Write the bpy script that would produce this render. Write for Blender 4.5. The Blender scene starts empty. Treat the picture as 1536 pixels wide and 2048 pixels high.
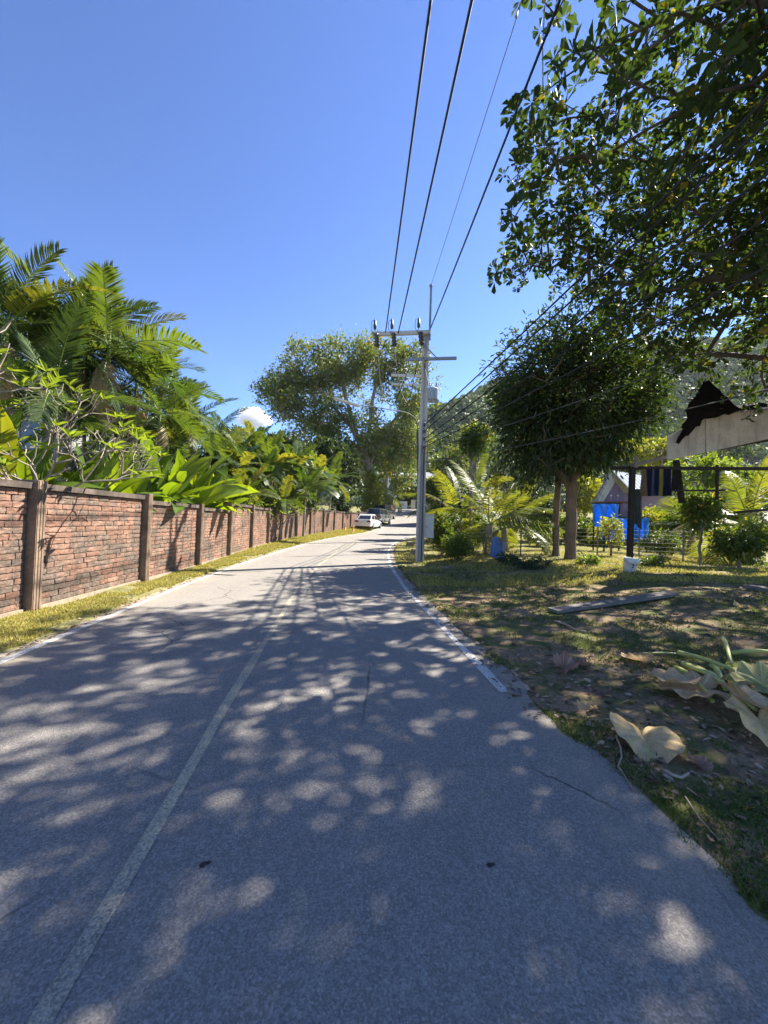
import bpy, math, random
import numpy as np
from mathutils import Vector, Matrix, Euler

R = math.radians
rng = np.random.default_rng(11)
random.seed(5)
scene = bpy.context.scene
COL = scene.collection

# ------------------------------------------------------------------ camera
CAM_H = 1.5
PITCH, ROLL = R(1.42), R(1.8)
cam_d = bpy.data.cameras.new('camera')
cam_d.sensor_fit = 'HORIZONTAL'
cam_d.sensor_width = 36.0
cam_d.lens = 18.0
cam_d.clip_start = 0.05
cam_d.clip_end = 4000.0
cam = bpy.data.objects.new('camera', cam_d)
COL.objects.link(cam)
CAM_ROT = Matrix.Rotation(R(90) + PITCH, 3, 'X') @ Matrix.Rotation(ROLL, 3, 'Z')
cam.location = (0, 0, CAM_H)
cam.rotation_euler = CAM_ROT.to_euler()
scene.camera = cam

# ------------------------------------------------------------------ sky and sun
SUN_EL, SUN_AZ = R(45), R(56)          # azimuth clockwise from +Y, the way the road runs
world = bpy.data.worlds.new('World')
scene.world = world
world.use_nodes = True
wn = world.node_tree
sky_t = wn.nodes.new('ShaderNodeTexSky')
sky_t.sky_type = 'NISHITA'
sky_t.sun_disc = False
sky_t.sun_elevation = SUN_EL
sky_t.sun_rotation = SUN_AZ
sky_t.air_density = 1.0
sky_t.dust_density = 0.0
sky_t.ozone_density = 6.0
bgn = wn.nodes['Background']
bgn.inputs['Strength'].default_value = 0.0405
gam = wn.nodes.new('ShaderNodeGamma')          # deep clear blue, the whole sky alike
gam.inputs['Gamma'].default_value = 1.25
wn.links.new(sky_t.outputs[0], gam.inputs['Color'])
hsv = wn.nodes.new('ShaderNodeHueSaturation')
hsv.inputs['Saturation'].default_value = 1.0
hsv.inputs['Hue'].default_value = 0.506
wn.links.new(gam.outputs[0], hsv.inputs['Color'])
wn.links.new(hsv.outputs[0], bgn.inputs['Color'])

sun_d = bpy.data.lights.new('sun', 'SUN')
sun_d.energy = 3.75
sun_d.angle = R(0.53)
sun_d.color = (1.0, 0.93, 0.82)
sun = bpy.data.objects.new('sun', sun_d)
COL.objects.link(sun)
SUN_DIR = Vector((math.cos(SUN_EL) * math.sin(SUN_AZ), math.cos(SUN_EL) * math.cos(SUN_AZ), math.sin(SUN_EL)))
sun.rotation_euler = SUN_DIR.to_track_quat('Z', 'Y').to_euler()
sun.location = (40, 30, 60)

scene.view_settings.view_transform = 'Standard'
scene.view_settings.look = 'None'
scene.view_settings.gamma = 1.0
scene.view_settings.exposure = 2.2
scene.view_settings.use_curve_mapping = False
scene.cycles.max_bounces = 8
scene.cycles.diffuse_bounces = 4
scene.cycles.transmission_bounces = 6
scene.cycles.transparent_max_bounces = 8
scene.cycles.volume_bounces = 3
scene.cycles.sample_clamp_indirect = 6.0

# ------------------------------------------------------------------ helpers
def at(px, py, d):
    """world point on the line of sight of photo pixel (px, py) at distance d along the road"""
    v = CAM_ROT @ Vector(((px - 768) / 768, (1024 - py) / 768, -1))
    v = v * (d / v.y)
    return Vector((v.x, v.y, v.z + CAM_H))

def proj(P):
    """photo pixels of world points (n,3); depth <= 0 is behind"""
    P = np.asarray(P, float) - np.array([0, 0, CAM_H])
    M = np.array(CAM_ROT)
    q = P @ M
    w = np.where(np.abs(q[:, 2]) < 1e-6, 1e-6, -q[:, 2])
    return 768 + q[:, 0] / w * 768, 1024 - q[:, 1] / w * 768, w

def smooth(a, b, x):
    t = np.clip((np.asarray(x, float) - a) / (b - a), 0, 1)
    return t * t * (3 - 2 * t)

def _hash(i, j, s):
    n = (i.astype(np.int64) * 374761393 + j.astype(np.int64) * 668265263 + s * 1442695041) & 0x7fffffff
    n = ((n ^ (n >> 13)) * 1274126177) & 0x7fffffff
    return ((n ^ (n >> 16)) & 0xffff) / 65535.0

def vnoise(x, y, s=0):
    x = np.asarray(x, float); y = np.asarray(y, float)
    i = np.floor(x); j = np.floor(y)
    u = x - i; v = y - j
    u = u * u * (3 - 2 * u); v = v * v * (3 - 2 * v)
    a = _hash(i, j, s); b = _hash(i + 1, j, s); c = _hash(i, j + 1, s); d = _hash(i + 1, j + 1, s)
    return (a * (1 - u) + b * u) * (1 - v) + (c * (1 - u) + d * u) * v

def unit(a):
    return a / np.maximum(np.linalg.norm(a, axis=-1, keepdims=True), 1e-9)

class MB:
    """collects vertices and faces; builds ONE mesh"""
    def __init__(self):
        self.V = []; self.F = []; self.n = 0
    def add(self, V, F, mi=0):
        V = np.asarray(V, float).reshape(-1, 3)
        if isinstance(F, np.ndarray):
            self.F.append((F + self.n, mi))
        else:
            by = {}
            for f in F:
                by.setdefault(len(f), []).append(f)
            for k in by:
                self.F.append((np.array(by[k], dtype=np.int64) + self.n, mi))
        self.V.append(V); self.n += len(V)
        return self
    def mesh(self, name, mats, smooth_=False, shift=None):
        me = bpy.data.meshes.new(name)
        V = np.concatenate(self.V) if self.V else np.zeros((0, 3))
        if shift is not None:
            V = V - np.array(shift)
        me.vertices.add(len(V))
        me.vertices.foreach_set('co', V.astype(np.float32).ravel())
        nl = sum(f.size for f, _ in self.F); npoly = sum(len(f) for f, _ in self.F)
        me.loops.add(nl); me.polygons.add(npoly)
        me.loops.foreach_set('vertex_index', np.concatenate([f.ravel() for f, _ in self.F]).astype(np.int32))
        cnt = np.concatenate([np.full(len(f), f.shape[1]) for f, _ in self.F])
        st = np.concatenate([[0], np.cumsum(cnt)[:-1]])
        me.polygons.foreach_set('loop_start', st.astype(np.int32))
        me.polygons.foreach_set('material_index', np.concatenate([np.full(len(f), m) for f, m in self.F]).astype(np.int32))
        me.polygons.foreach_set('use_smooth', np.full(npoly, smooth_, dtype=bool))
        if not isinstance(mats, (list, tuple)):
            mats = [mats]
        for m in mats:
            me.materials.append(m)
        me.update(calc_edges=True)
        return me

BOXF = np.array([[0, 3, 2, 1], [4, 5, 6, 7], [0, 1, 5, 4], [1, 2, 6, 5], [2, 3, 7, 6], [3, 0, 4, 7]])
def box(mb, c, s, rot=None, mi=0, taper=1.0):
    x, y, z = np.array(s) / 2
    V = np.array([[-x, -y, -z], [x, -y, -z], [x, y, -z], [-x, y, -z],
                  [-x * taper, -y * taper, z], [x * taper, -y * taper, z], [x * taper, y * taper, z], [-x * taper, y * taper, z]])
    if rot is not None:
        V = V @ np.array(rot).T
    return mb.add(V + np.array(c), BOXF, mi)

def beam(mb, a, b, w, h, mi=0):
    """bar of width w and height h from a to b"""
    a = Vector(a); b = Vector(b); d = b - a
    q = d.to_track_quat('X', 'Z').to_matrix()
    return box(mb, (a + b) / 2, (d.length, w, h), q, mi)

def frames(path):
    path = np.asarray(path, float)
    T = unit(np.gradient(path, axis=0))
    ref = np.array([0, 0, 1.0]) if abs(T[0][2]) < 0.9 else np.array([1.0, 0, 0])
    N = []
    n = ref - T[0] * (ref @ T[0]); n /= np.linalg.norm(n)
    for t in T:
        n = n - t * (n @ t); n /= max(np.linalg.norm(n), 1e-9); N.append(n)
    N = np.array(N)
    return T, N, np.cross(T, N)

def tube(mb, path, rad, sides=6, mi=0, cap=True):
    path = np.asarray(path, float); k = len(path)
    rad = np.broadcast_to(np.asarray(rad, float), (k,))
    T, N, B = frames(path)
    a = np.linspace(0, 2 * np.pi, sides, endpoint=False)
    V = path[:, None, :] + rad[:, None, None] * (np.cos(a)[None, :, None] * N[:, None, :] + np.sin(a)[None, :, None] * B[:, None, :])
    V = V.reshape(-1, 3)
    i = np.arange(k - 1)[:, None] * sides; j = np.arange(sides)[None, :]; j2 = (j + 1) % sides
    F = np.stack([i + j, i + j2, i + sides + j2, i + sides + j], -1).reshape(-1, 4)
    mb.add(V, F, mi)
    if cap:
        mb.add(V[:sides], [tuple(range(sides - 1, -1, -1))], mi)
        mb.add(V[-sides:], [tuple(range(sides))], mi)
    return mb

def lathe(mb, base, prof, sides=12, axis=(0, 0, 1), mi=0):
    """surface of revolution; prof = [(radius, height)...] from base along axis"""
    ax = np.array(axis, float); ax /= np.linalg.norm(ax)
    path = np.array(base)[None] + np.array([h for _, h in prof])[:, None] * ax[None]
    a = np.linspace(0, 2 * np.pi, sides, endpoint=False)
    ref = np.array([1.0, 0, 0]) if abs(ax[0]) < .9 else np.array([0, 1.0, 0])
    N = ref - ax * (ref @ ax); N /= np.linalg.norm(N); B = np.cross(ax, N)
    r = np.array([q for q, _ in prof])
    V = (path[:, None, :] + r[:, None, None] * (np.cos(a)[None, :, None] * N + np.sin(a)[None, :, None] * B)).reshape(-1, 3)
    k = len(prof)
    i = np.arange(k - 1)[:, None] * sides; j = np.arange(sides)[None, :]; j2 = (j + 1) % sides
    mb.add(V, np.stack([i + j, i + j2, i + sides + j2, i + sides + j], -1).reshape(-1, 4), mi)
    mb.add(V[:sides], [tuple(range(sides - 1, -1, -1))], mi)
    mb.add(V[-sides:], [tuple(range(sides))], mi)
    return mb

# leaf templates: (along, across, up), faces
T_DIAMOND = (np.array([[0, 0, 0], [.42, .5, .05], [1, 0, -.05], [.42, -.5, .05]]), np.array([[0, 1, 2, 3]]))
T_OBOV = (np.array([[0, 0, 0], [.38, -.26, .05], [.74, -.5, .08], [1, 0, -.07], [.74, .5, .08], [.38, .26, .05]]),
          np.array([[0, 1, 2, 3], [0, 3, 4, 5]]))
T_LANCE = (np.array([[0, 0, 0], [.3, -.5, .05], [.68, -.4, .0], [1, 0, -.16], [.68, .4, .0], [.3, .5, .05]]),
           np.array([[0, 1, 2, 3], [0, 3, 4, 5]]))
T_BLADE = (np.array([[0, -.5, 0], [0, .5, 0], [.55, .4, .0], [.55, -.4, .0], [1, 0, -.12]]), None)

def leaves(mb, P, D, U, L, W, tpl=T_DIAMOND, mi=0):
    n = len(P)
    if n == 0:
        return mb
    D = unit(np.asarray(D, float)); U = np.asarray(U, float)
    S = unit(np.cross(U, D)); N = np.cross(D, S)
    L = np.broadcast_to(np.asarray(L, float), (n,)); W = np.broadcast_to(np.asarray(W, float), (n,))
    t, F = tpl
    k = len(t)
    V = (P[:, None, :] + D[:, None, :] * (t[None, :, 0:1] * L[:, None, None]) + S[:, None, :] * (t[None, :, 1:2] * W[:, None, None])
         + N[:, None, :] * (t[None, :, 2:3] * L[:, None, None])).reshape(-1, 3)
    off = (np.arange(n) * k)[:, None, None]
    if F is None:                                   # grass blade: quad and triangle
        mb.add(V, np.concatenate([(np.array([[0, 1, 2, 3]])[None] + off).reshape(-1, 4)]), mi)
        mb.F.append(((np.array([[3, 2, 4]])[None] + off).reshape(-1, 3) + mb.n - len(V), mi))
    else:
        mb.add(V, (F[None] + off).reshape(-1, F.shape[1]), mi)
    return mb

def link(o, parent=None, label=None, cat=None, group=None, kind=None):
    COL.objects.link(o)
    if parent is not None:
        o.parent = parent
    if label: o['label'] = label
    if cat: o['category'] = cat
    if group: o['group'] = group
    if kind: o['kind'] = kind
    return o

def obj(name, mb, mat, parent=None, smooth_=False, loc=None, **kw):
    """ONE mesh object; vertices are given in world coordinates, moved to the parent's (or loc's) origin"""
    sh = None
    if parent is not None:
        p = parent; sh = Vector((0, 0, 0))
        while p is not None:
            sh = sh + p.location; p = p.parent
    elif loc is not None:
        sh = Vector(loc)
    me = mb if isinstance(mb, bpy.types.Mesh) else mb.mesh(name, mat, smooth_, sh)
    o = bpy.data.objects.new(name, me)
    if parent is None and loc is not None:
        o.location = loc
    return link(o, parent, **kw)

def thing(name, loc, label, cat, group=None):
    o = bpy.data.objects.new(name, None)
    o.empty_display_size = 0.2
    o.location = loc
    return link(o, None, label, cat, group)

def inst(name, me, parent, loc=(0, 0, 0), rot=(0, 0, 0), scale=1.0, **kw):
    """object that shares mesh data; loc is local to the parent"""
    o = bpy.data.objects.new(name, me)
    o.location = loc
    o.rotation_euler = rot
    o.scale = (scale,) * 3 if np.isscalar(scale) else scale
    return link(o, parent, **kw)

# ------------------------------------------------------------------ materials
class NT:
    def __init__(self, name):
        self.m = bpy.data.materials.new(name); self.m.use_nodes = True
        self.t = self.m.node_tree; self.n = self.t.nodes
        self.b = self.n['Principled BSDF']; self.out = self.n['Material Output']
    def node(self, typ, **kw):
        q = self.n.new(typ)
        for k, v in kw.items():
            setattr(q, k, v)
        return q
    def link(self, a, b):
        self.t.links.new(a, b)
    def noise(self, vec, scale, detail=4, rough=.55, dist=0.0):
        q = self.node('ShaderNodeTexNoise')
        q.inputs['Scale'].default_value = scale; q.inputs['Detail'].default_value = detail
        q.inputs['Roughness'].default_value = rough; q.inputs['Distortion'].default_value = dist
        if vec is not None: self.link(vec, q.inputs['Vector'])
        return q.outputs['Fac']
    def vor(self, vec, scale, feature='F1'):
        q = self.node('ShaderNodeTexVoronoi', feature=feature); q.inputs['Scale'].default_value = scale
        if vec is not None: self.link(vec, q.inputs['Vector'])
        return q
    def ramp(self, fac, stops):
        q = self.node('ShaderNodeValToRGB')
        e = q.color_ramp.elements
        while len(e) < len(stops): e.new(0.5)
        for x, (p, c) in zip(e, stops):
            x.position = p
            x.color = (c, c, c, 1) if np.isscalar(c) else (*c, 1)
        self.link(fac, q.inputs['Fac'])
        return q.outputs['Color']
    def mix(self, fac, a, b, mode='MIX'):
        q = self.node('ShaderNodeMix', data_type='RGBA', blend_type=mode)
        for s, v in ((q.inputs[0], fac), (q.inputs[6], a), (q.inputs[7], b)):
            if hasattr(v, 'links'): self.link(v, s)
            elif np.isscalar(v): s.default_value = v if s == q.inputs[0] else (v, v, v, 1)
            else: s.default_value = (*v, 1)
        return q.outputs[2]
    def math(self, op, a, b=None, c=None):
        q = self.node('ShaderNodeMath', operation=op)
        for s, v in zip(q.inputs, (a, b, c)):
            if v is None: continue
            if hasattr(v, 'links'): self.link(v, s)
            else: s.default_value = v
        return q.outputs[0]
    def bump(self, h, strength=.3, dist=.02):
        q = self.node('ShaderNodeBump'); q.inputs['Strength'].default_value = strength; q.inputs['Distance'].default_value = dist
        self.link(h, q.inputs['Height']); self.link(q.outputs[0], self.b.inputs['Normal'])
        return q
    def color(self, c):
        if hasattr(c, 'links'): self.link(c, self.b.inputs['Base Color'])
        else: self.b.inputs['Base Color'].default_value = (*c, 1)
    def rough(self, r, spec=None):
        if hasattr(r, 'links'): self.link(r, self.b.inputs['Roughness'])
        else: self.b.inputs['Roughness'].default_value = r
        if spec is not None: self.b.inputs['Specular IOR Level'].default_value = spec
    def pos(self):
        return self.node('ShaderNodeNewGeometry').outputs['Position']
    def obj(self):
        return self.node('ShaderNodeTexCoord').outputs['Object']
    def rnd(self):
        g = self.node('ShaderNodeNewGeometry').outputs['Random Per Island']
        o = self.node('ShaderNodeObjectInfo').outputs['Random']
        return self.math('FRACT', self.math('ADD', g, o))

def simple(name, c1, c2=None, scale=8.0, rough=.7, spec=.3, metal=0.0, bump=0.0, bscale=40.0):
    t = NT(name)
    if c2 is None:
        c2 = tuple(x * .75 for x in c1)
    t.color(t.ramp(t.noise(t.obj(), scale, 5, .6), [(.3, c2), (.7, c1)]))
    t.rough(rough, spec); t.b.inputs['Metallic'].default_value = metal
    if bump: t.bump(t.noise(t.obj(), bscale, 4), bump, .01)
    return t.m

def leafmat(name, c1, c2, tr, amount=.45, rough=.42, c3=None, p3=.06, spec=.45):
    """two leaf tones by leaf, a few of a third tone, light shining through"""
    t = NT(name)
    r = t.rnd()
    stops = [(0.0, c2), (1.0, c1)] if c3 is None else [(0.0, c3), (p3, c3), (p3 + .02, c2), (1.0, c1)]
    c = t.ramp(r, stops)
    nz = t.noise(t.pos(), 1.3, 3)
    c = t.mix(t.ramp(nz, [(.35, 0.0), (.7, .55)]), c, t.mix(1.0, c, (1.35, 1.25, .8), 'MULTIPLY'))
    t.color(c); t.rough(rough, spec)
    tl = t.node('ShaderNodeBsdfTranslucent')
    t.link(t.mix(1.0, c, tr, 'MULTIPLY'), tl.inputs['Color'])
    mx = t.node('ShaderNodeMixShader'); mx.inputs[0].default_value = amount
    t.link(t.b.outputs[0], mx.inputs[1]); t.link(tl.outputs[0], mx.inputs[2])
    t.link(mx.outputs[0], t.out.inputs['Surface'])
    return t.m

def frondmat(name, c1, c2, tr, amount=.42, c3=(.26, .24, .05), p3=.12):
    """one tone per frond, slightly different leaflets"""
    t = NT(name)
    o = t.node('ShaderNodeObjectInfo').outputs['Random']
    g = t.node('ShaderNodeNewGeometry').outputs['Random Per Island']
    c = t.ramp(o, [(0.0, c3), (p3, t_mid(c3, c2)), (p3 + .1, c2), (1.0, c1)])
    c = t.mix(1.0, c, t.ramp(g, [(0.0, .72), (1.0, 1.18)]), 'MULTIPLY')
    nz = t.noise(t.pos(), 1.1, 3)
    c = t.mix(t.ramp(nz, [(.4, 0.0), (.7, .5)]), c, t.mix(1.0, c, (1.5, 1.25, .7), 'MULTIPLY'))
    t.color(c); t.rough(.45, .3)
    tl = t.node('ShaderNodeBsdfTranslucent'); t.link(t.mix(1.0, c, tr, 'MULTIPLY'), tl.inputs['Color'])
    mx = t.node('ShaderNodeMixShader'); mx.inputs[0].default_value = amount
    t.link(t.b.outputs[0], mx.inputs[1]); t.link(tl.outputs[0], mx.inputs[2]); t.link(mx.outputs[0], t.out.inputs['Surface'])
    return t.m
def t_mid(a, b): return tuple((x + y) / 2 for x, y in zip(a, b))

def barkmat(name, c1, c2, scale=6.0, ring=False):
    t = NT(name)
    v = t.obj()
    mp = t.node('ShaderNodeMapping'); mp.inputs['Scale'].default_value = (1, 1, 3.0 if ring else .25)
    t.link(v, mp.inputs['Vector'])
    n1 = t.noise(mp.outputs[0], scale * 3, 6, .65); n2 = t.noise(v, scale * .3, 3)
    c = t.mix(t.ramp(n2, [(.4, 0.0), (.65, .6)]), t.ramp(n1, [(.3, c2), (.68, c1)]), tuple(x * 1.25 for x in c1))
    t.color(c); t.rough(.9, .15); t.bump(n1, .7, .02)
    return t.m
# ------------------------------------------------------------------ the lie of the land
RY = np.array([-60, -20, -6, 0, 1.1, 3.3, 8.5, 13, 18, 22, 25, 28, 31, 35, 40, 45, 50, 60, 72, 95])
RX = np.array([6, 1.6, -.15, -.82, -.95, -1.23, -1.83, -2.1, -2.12, -1.95, -1.6, -1.05, -.2, .85, 2.0, 2.9, 3.5, 4.3, 5.0, 6.5])
ZY = np.array([-60, 14, 19, 24, 28, 31, 36, 40, 46, 52, 62, 72, 95, 140])
ZZ = np.array([0, 0, .05, .12, .22, .3, .45, .72, 1.2, 1.9, 3.2, 4.0, 4.6, 5.0])
HW = 2.62
_yy = np.linspace(-60, 140, 2001)
def _sm(a, n=25):
    k = np.hanning(n); k /= k.sum()
    return np.convolve(np.pad(a, n // 2, mode='edge'), k, 'valid')
_cx = _sm(np.interp(_yy, RY, RX)); _cz = _sm(np.interp(_yy, ZY, ZZ))
def road_x(y): return np.interp(y, _yy, _cx)
def road_z(y): return np.interp(y, _yy, _cz)

def ground_z(x, y):
    x = np.asarray(x, float); y = np.asarray(y, float)
    off = x - road_x(y)
    rgt = off - HW; lft = -off - HW
    out = np.maximum(rgt, lft)
    z = road_z(y) + np.where(out > 90, 0, 0)
    z = z - .05 + .065 * smooth(-.18, .12, out + .07 * smooth(3.9, 2.9, y) * (rgt > lft) + .07 * (vnoise(x * 1.3, y * 1.3, 3) - .5) + .20 * (vnoise(x * 5, y * 5, 4) - .5) + .08 * (vnoise(x * 12, y * 12, 6) - .5))
    z = z + .30 * smooth(.3, 7, rgt) + .12 * smooth(0, 1.6, lft) * smooth(9, 17, y)
    amp = smooth(0, .8, out)
    z = z + amp * (.05 * (vnoise(x * .8, y * .8, 1) - .5) + .035 * (vnoise(x * 3.1, y * 3.1, 2) - .5) + .015 * (vnoise(x * 11, y * 11, 5) - .5))
    return z
def gz(x, y): return float(ground_z(np.array([x]), np.array([y]))[0])
def gpix(px, py):
    """the ground point under a photo pixel"""
    lo, hi = .6, 60.0
    for _ in range(50):
        m = (lo + hi) / 2; p = at(px, py, m)
        if p.z > gz(p.x, p.y): lo = m
        else: hi = m
    p = at(px, py, lo)
    return Vector((p.x, p.y, gz(p.x, p.y)))
def foot(px, d):
    """ground point straight below/above photo column px at distance d"""
    p = at(px, 1044, d)
    return Vector((p.x, d, gz(p.x, d)))

def grid_mesh(mb, X, Y, Z):
    nx, ny = len(X), len(Y)
    gx, gy = np.meshgrid(X, Y)
    V = np.stack([gx, gy, Z(gx, gy)], -1).reshape(-1, 3)
    i = np.arange(ny - 1)[:, None] * nx + np.arange(nx - 1)[None]
    mb.add(V, np.stack([i, i + 1, i + nx + 1, i + nx], -1).reshape(-1, 4))

# ---- ground
t = NT('ground_soil')
p = t.pos()
sx = t.node('ShaderNodeSeparateXYZ'); t.link(p, sx.inputs[0])
n_big = t.noise(p, .55, 4, .6); n_mid = t.noise(p, 2.6, 5, .62); n_fine = t.noise(p, 34, 6, .7); n_hi = t.noise(p, 120, 3, .7)
soil = t.ramp(n_fine, [(.28, (.11, .072, .042)), (.5, (.245, .17, .105)), (.74, (.43, .32, .21))])
dry = t.ramp(n_fine, [(.3, (.12, .105, .05)), (.5, (.25, .22, .10)), (.72, (.40, .35, .19))])
grn = t.ramp(n_hi, [(.3, (.035, .05, .015)), (.55, (.08, .11, .03)), (.75, (.15, .17, .06))])
leftside = t.math('LESS_THAN', sx.outputs['X'], -2.4)
c = t.mix(t.ramp(n_mid, [(.42, 0.0), (.6, .85)]), soil, grn)
farlawn = t.ramp(sx.outputs['Y'], [(.0, 0.0), (1.0, 1.0)])
far = t.node('ShaderNodeMapRange'); far.inputs[1].default_value = 9.0; far.inputs[2].default_value = 15.0
t.link(sx.outputs['Y'], far.inputs[0])
lawn = t.mix(t.ramp(n_mid, [(.35, 0.0), (.65, .7)]), dry, grn)
c = t.mix(t.math('MAXIMUM', far.outputs[0], leftside), c, lawn)
t.color(c); t.rough(.95, .1)
t.bump(t.mix(.5, n_fine, n_hi), .55, .03)
M_GROUND = t.m
mb = MB()
GX = np.concatenate([np.linspace(-500, -60, 10), np.linspace(-54, -12, 14), np.linspace(-11.5, -6.6, 10), np.arange(-6.5, -3.3, .09),
                     np.linspace(-3.2, .1, 8), np.arange(.2, 9, .09), np.linspace(9.2, 16, 26), np.linspace(17, 60, 22), np.linspace(75, 500, 10)])
GY = np.concatenate([np.linspace(-120, -6, 8), np.linspace(-4, .4, 8), np.arange(.5, 14, .09), np.linspace(14.2, 24, 54), np.linspace(24.5, 80, 70), np.linspace(86, 700, 24)])
grid_mesh(mb, GX, GY, ground_z)
obj('ground', mb, M_GROUND, smooth_=True, kind='structure')

# ---- asphalt road
def strip(mb, y0, y1, o0, o1, dz, step=.25, nx=1, wob=0.0):
    ys = np.arange(y0, y1 + step, step)
    dx = np.gradient(road_x(ys), ys)
    nrm = np.stack([np.ones_like(dx), -dx], -1); nrm /= np.linalg.norm(nrm, axis=1, keepdims=True)
    os_ = np.linspace(o0, o1, nx + 1)
    V = np.zeros((len(ys), nx + 1, 3))
    for k, o in enumerate(os_):
        oo = o + wob * (vnoise(ys * 1.3, ys * 0 + k * 7, 9) - .5)
        V[:, k, 0] = road_x(ys) + nrm[:, 0] * oo; V[:, k, 1] = ys + nrm[:, 1] * oo
        V[:, k, 2] = road_z(V[:, k, 1]) + dz
    i = np.arange(len(ys) - 1)[:, None] * (nx + 1) + np.arange(nx)[None]
    mb.add(V.reshape(-1, 3), np.stack([i, i + 1, i + nx + 2, i + nx + 1], -1).reshape(-1, 4))
    return ys

def asphalt_nodes(t):
    p = t.pos()
    big = t.noise(p, .35, 4, .6); mid = t.noise(p, 4.0, 5, .65); fine = t.noise(p, 120, 4, .75)
    v = t.vor(p, 100); stone = t.ramp(v.outputs['Color'], [(.25, 0.0), (.98, 1.0)])
    c = t.ramp(fine, [(.28, (.155, .144, .130)), (.48, (.275, .256, .231)), (.7, (.44, .406, .362))])
    c = t.mix(.5, c, t.mix(1.0, c, t.mix(.8, (1, 1, 1), stone, 'MULTIPLY'), 'MULTIPLY'))
    spk = t.vor(p, 34); sp = t.math('MULTIPLY', t.math('LESS_THAN', spk.outputs['Distance'], .20), t.math('GREATER_THAN', spk.outputs['Color'], .62))
    c = t.mix(t.math('MULTIPLY', sp, .35), c, (.42, .40, .37))
    c = t.mix(t.ramp(big, [(.3, 0.0), (.7, .35)]), c, t.mix(1.0, c, (1.25, 1.2, 1.12), 'MULTIPLY'))
    c = t.mix(t.ramp(mid, [(.35, .28), (.6, 0.0)]), c, t.mix(1.0, c, (.72, .72, .74), 'MULTIPLY'))
    return p, c, fine, v.outputs['Distance']
t = NT('asphalt')
p, c, fine, vd = asphalt_nodes(t)
uv = t.node('ShaderNodeUVMap'); uv.uv_map = 'across'
su = t.node('ShaderNodeSeparateXYZ'); t.link(uv.outputs[0], su.inputs[0])
dust = t.math('MULTIPLY', t.ramp(su.outputs['X'], [(.0, 1.0), (.045, .75), (.13, .0), (.9, 0.0), (.965, .55), (1.0, .9)]),
              t.ramp(t.noise(p, 1.6, 6, .65), [(.35, .1), (.62, 1.0)]))
c = t.mix(dust, c, t.ramp(fine, [(.3, (.24, .195, .14)), (.7, (.43, .36, .27))]))
# wheel tracks, old stains and hairline cracks
trk = t.ramp(su.outputs['X'], [(.0, 0.0), (.10, 0.0), (.17, .5), (.24, 0.0), (.33, .1), (.40, .5), (.46, 0.0), (.56, 0.0), (.63, .5), (.70, .1), (.76, .1), (.83, .5), (.90, 0.0)])
c = t.mix(t.math('MULTIPLY', trk, t.ramp(t.noise(p, .9, 4, .6), [(.3, .1), (.7, .8)])), c, t.mix(1.0, c, (1.22, 1.2, 1.18), 'MULTIPLY'))
c = t.mix(t.ramp(t.noise(p, .75, 6, .7, .8), [(.56, 0.0), (.68, .45)]), c, t.mix(1.0, c, (.66, .66, .68), 'MULTIPLY'))
ck = t.vor(t.mix(.12, p, t.noise(p, 2.5, 4, .6)), .8, 'DISTANCE_TO_EDGE')
crk = t.math('MULTIPLY', t.math('LESS_THAN', ck.outputs['Distance'], .006), t.ramp(t.noise(p, .5, 3), [(.5, 0.0), (.58, .8)]))
c = t.mix(crk, c, (.05, .05, .05))
t.color(c); t.rough(.82, .35)
t.bump(t.mix(.5, vd, fine), .45, .012)
M_ASPHALT = t.m
mb = MB()
NXR = 12
ys = strip(mb, -40, 110, -HW, HW, 0.0, .25, NXR, .10)
road = obj('road', mb, M_ASPHALT, smooth_=True, kind='structure')
uvl = road.data.uv_layers.new(name='across')
vi = np.zeros(len(road.data.loops), dtype=np.int32); road.data.loops.foreach_get('vertex_index', vi)
uvl.data.foreach_set('uv', np.stack([(vi % (NXR + 1)) / NXR, (vi // (NXR + 1)) / 100.0], -1).astype(np.float32).ravel())

def paintmat(name, col, lo, hi):
    t = NT(name)
    p, c, fine, vd = asphalt_nodes(t)
    wear = t.mix(.68, t.noise(p, 1.1, 5, .6), t.noise(p, 95, 3, .7))
    k = t.ramp(wear, [(lo, 0.0), (hi, 1.0)])
    t.color(t.mix(k, c, col)); t.rough(.75, .3); t.bump(t.mix(.5, vd, fine), .5, .01)
    return t.m
M_WHITE = paintmat('white_line_paint', (.66, .645, .60), .40, .57)
M_YEL = paintmat('yellow_line_paint', (.56, .485, .31), .42, .62)
mb = MB(); strip(mb, -6, 100, -HW + .15, -HW + .25, .004, wob=.03)
obj('edge_line_left', mb, M_WHITE, kind='structure')
mb = MB(); strip(mb, 3.2, 100, HW - .29, HW - .20, .004, wob=.03);
obj('edge_line_right', mb, M_WHITE, kind='structure')
mb = MB(); strip(mb, -6, 100, -.037, .037, .004, wob=.02)
obj('centre_line', mb, M_YEL, kind='structure')

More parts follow.
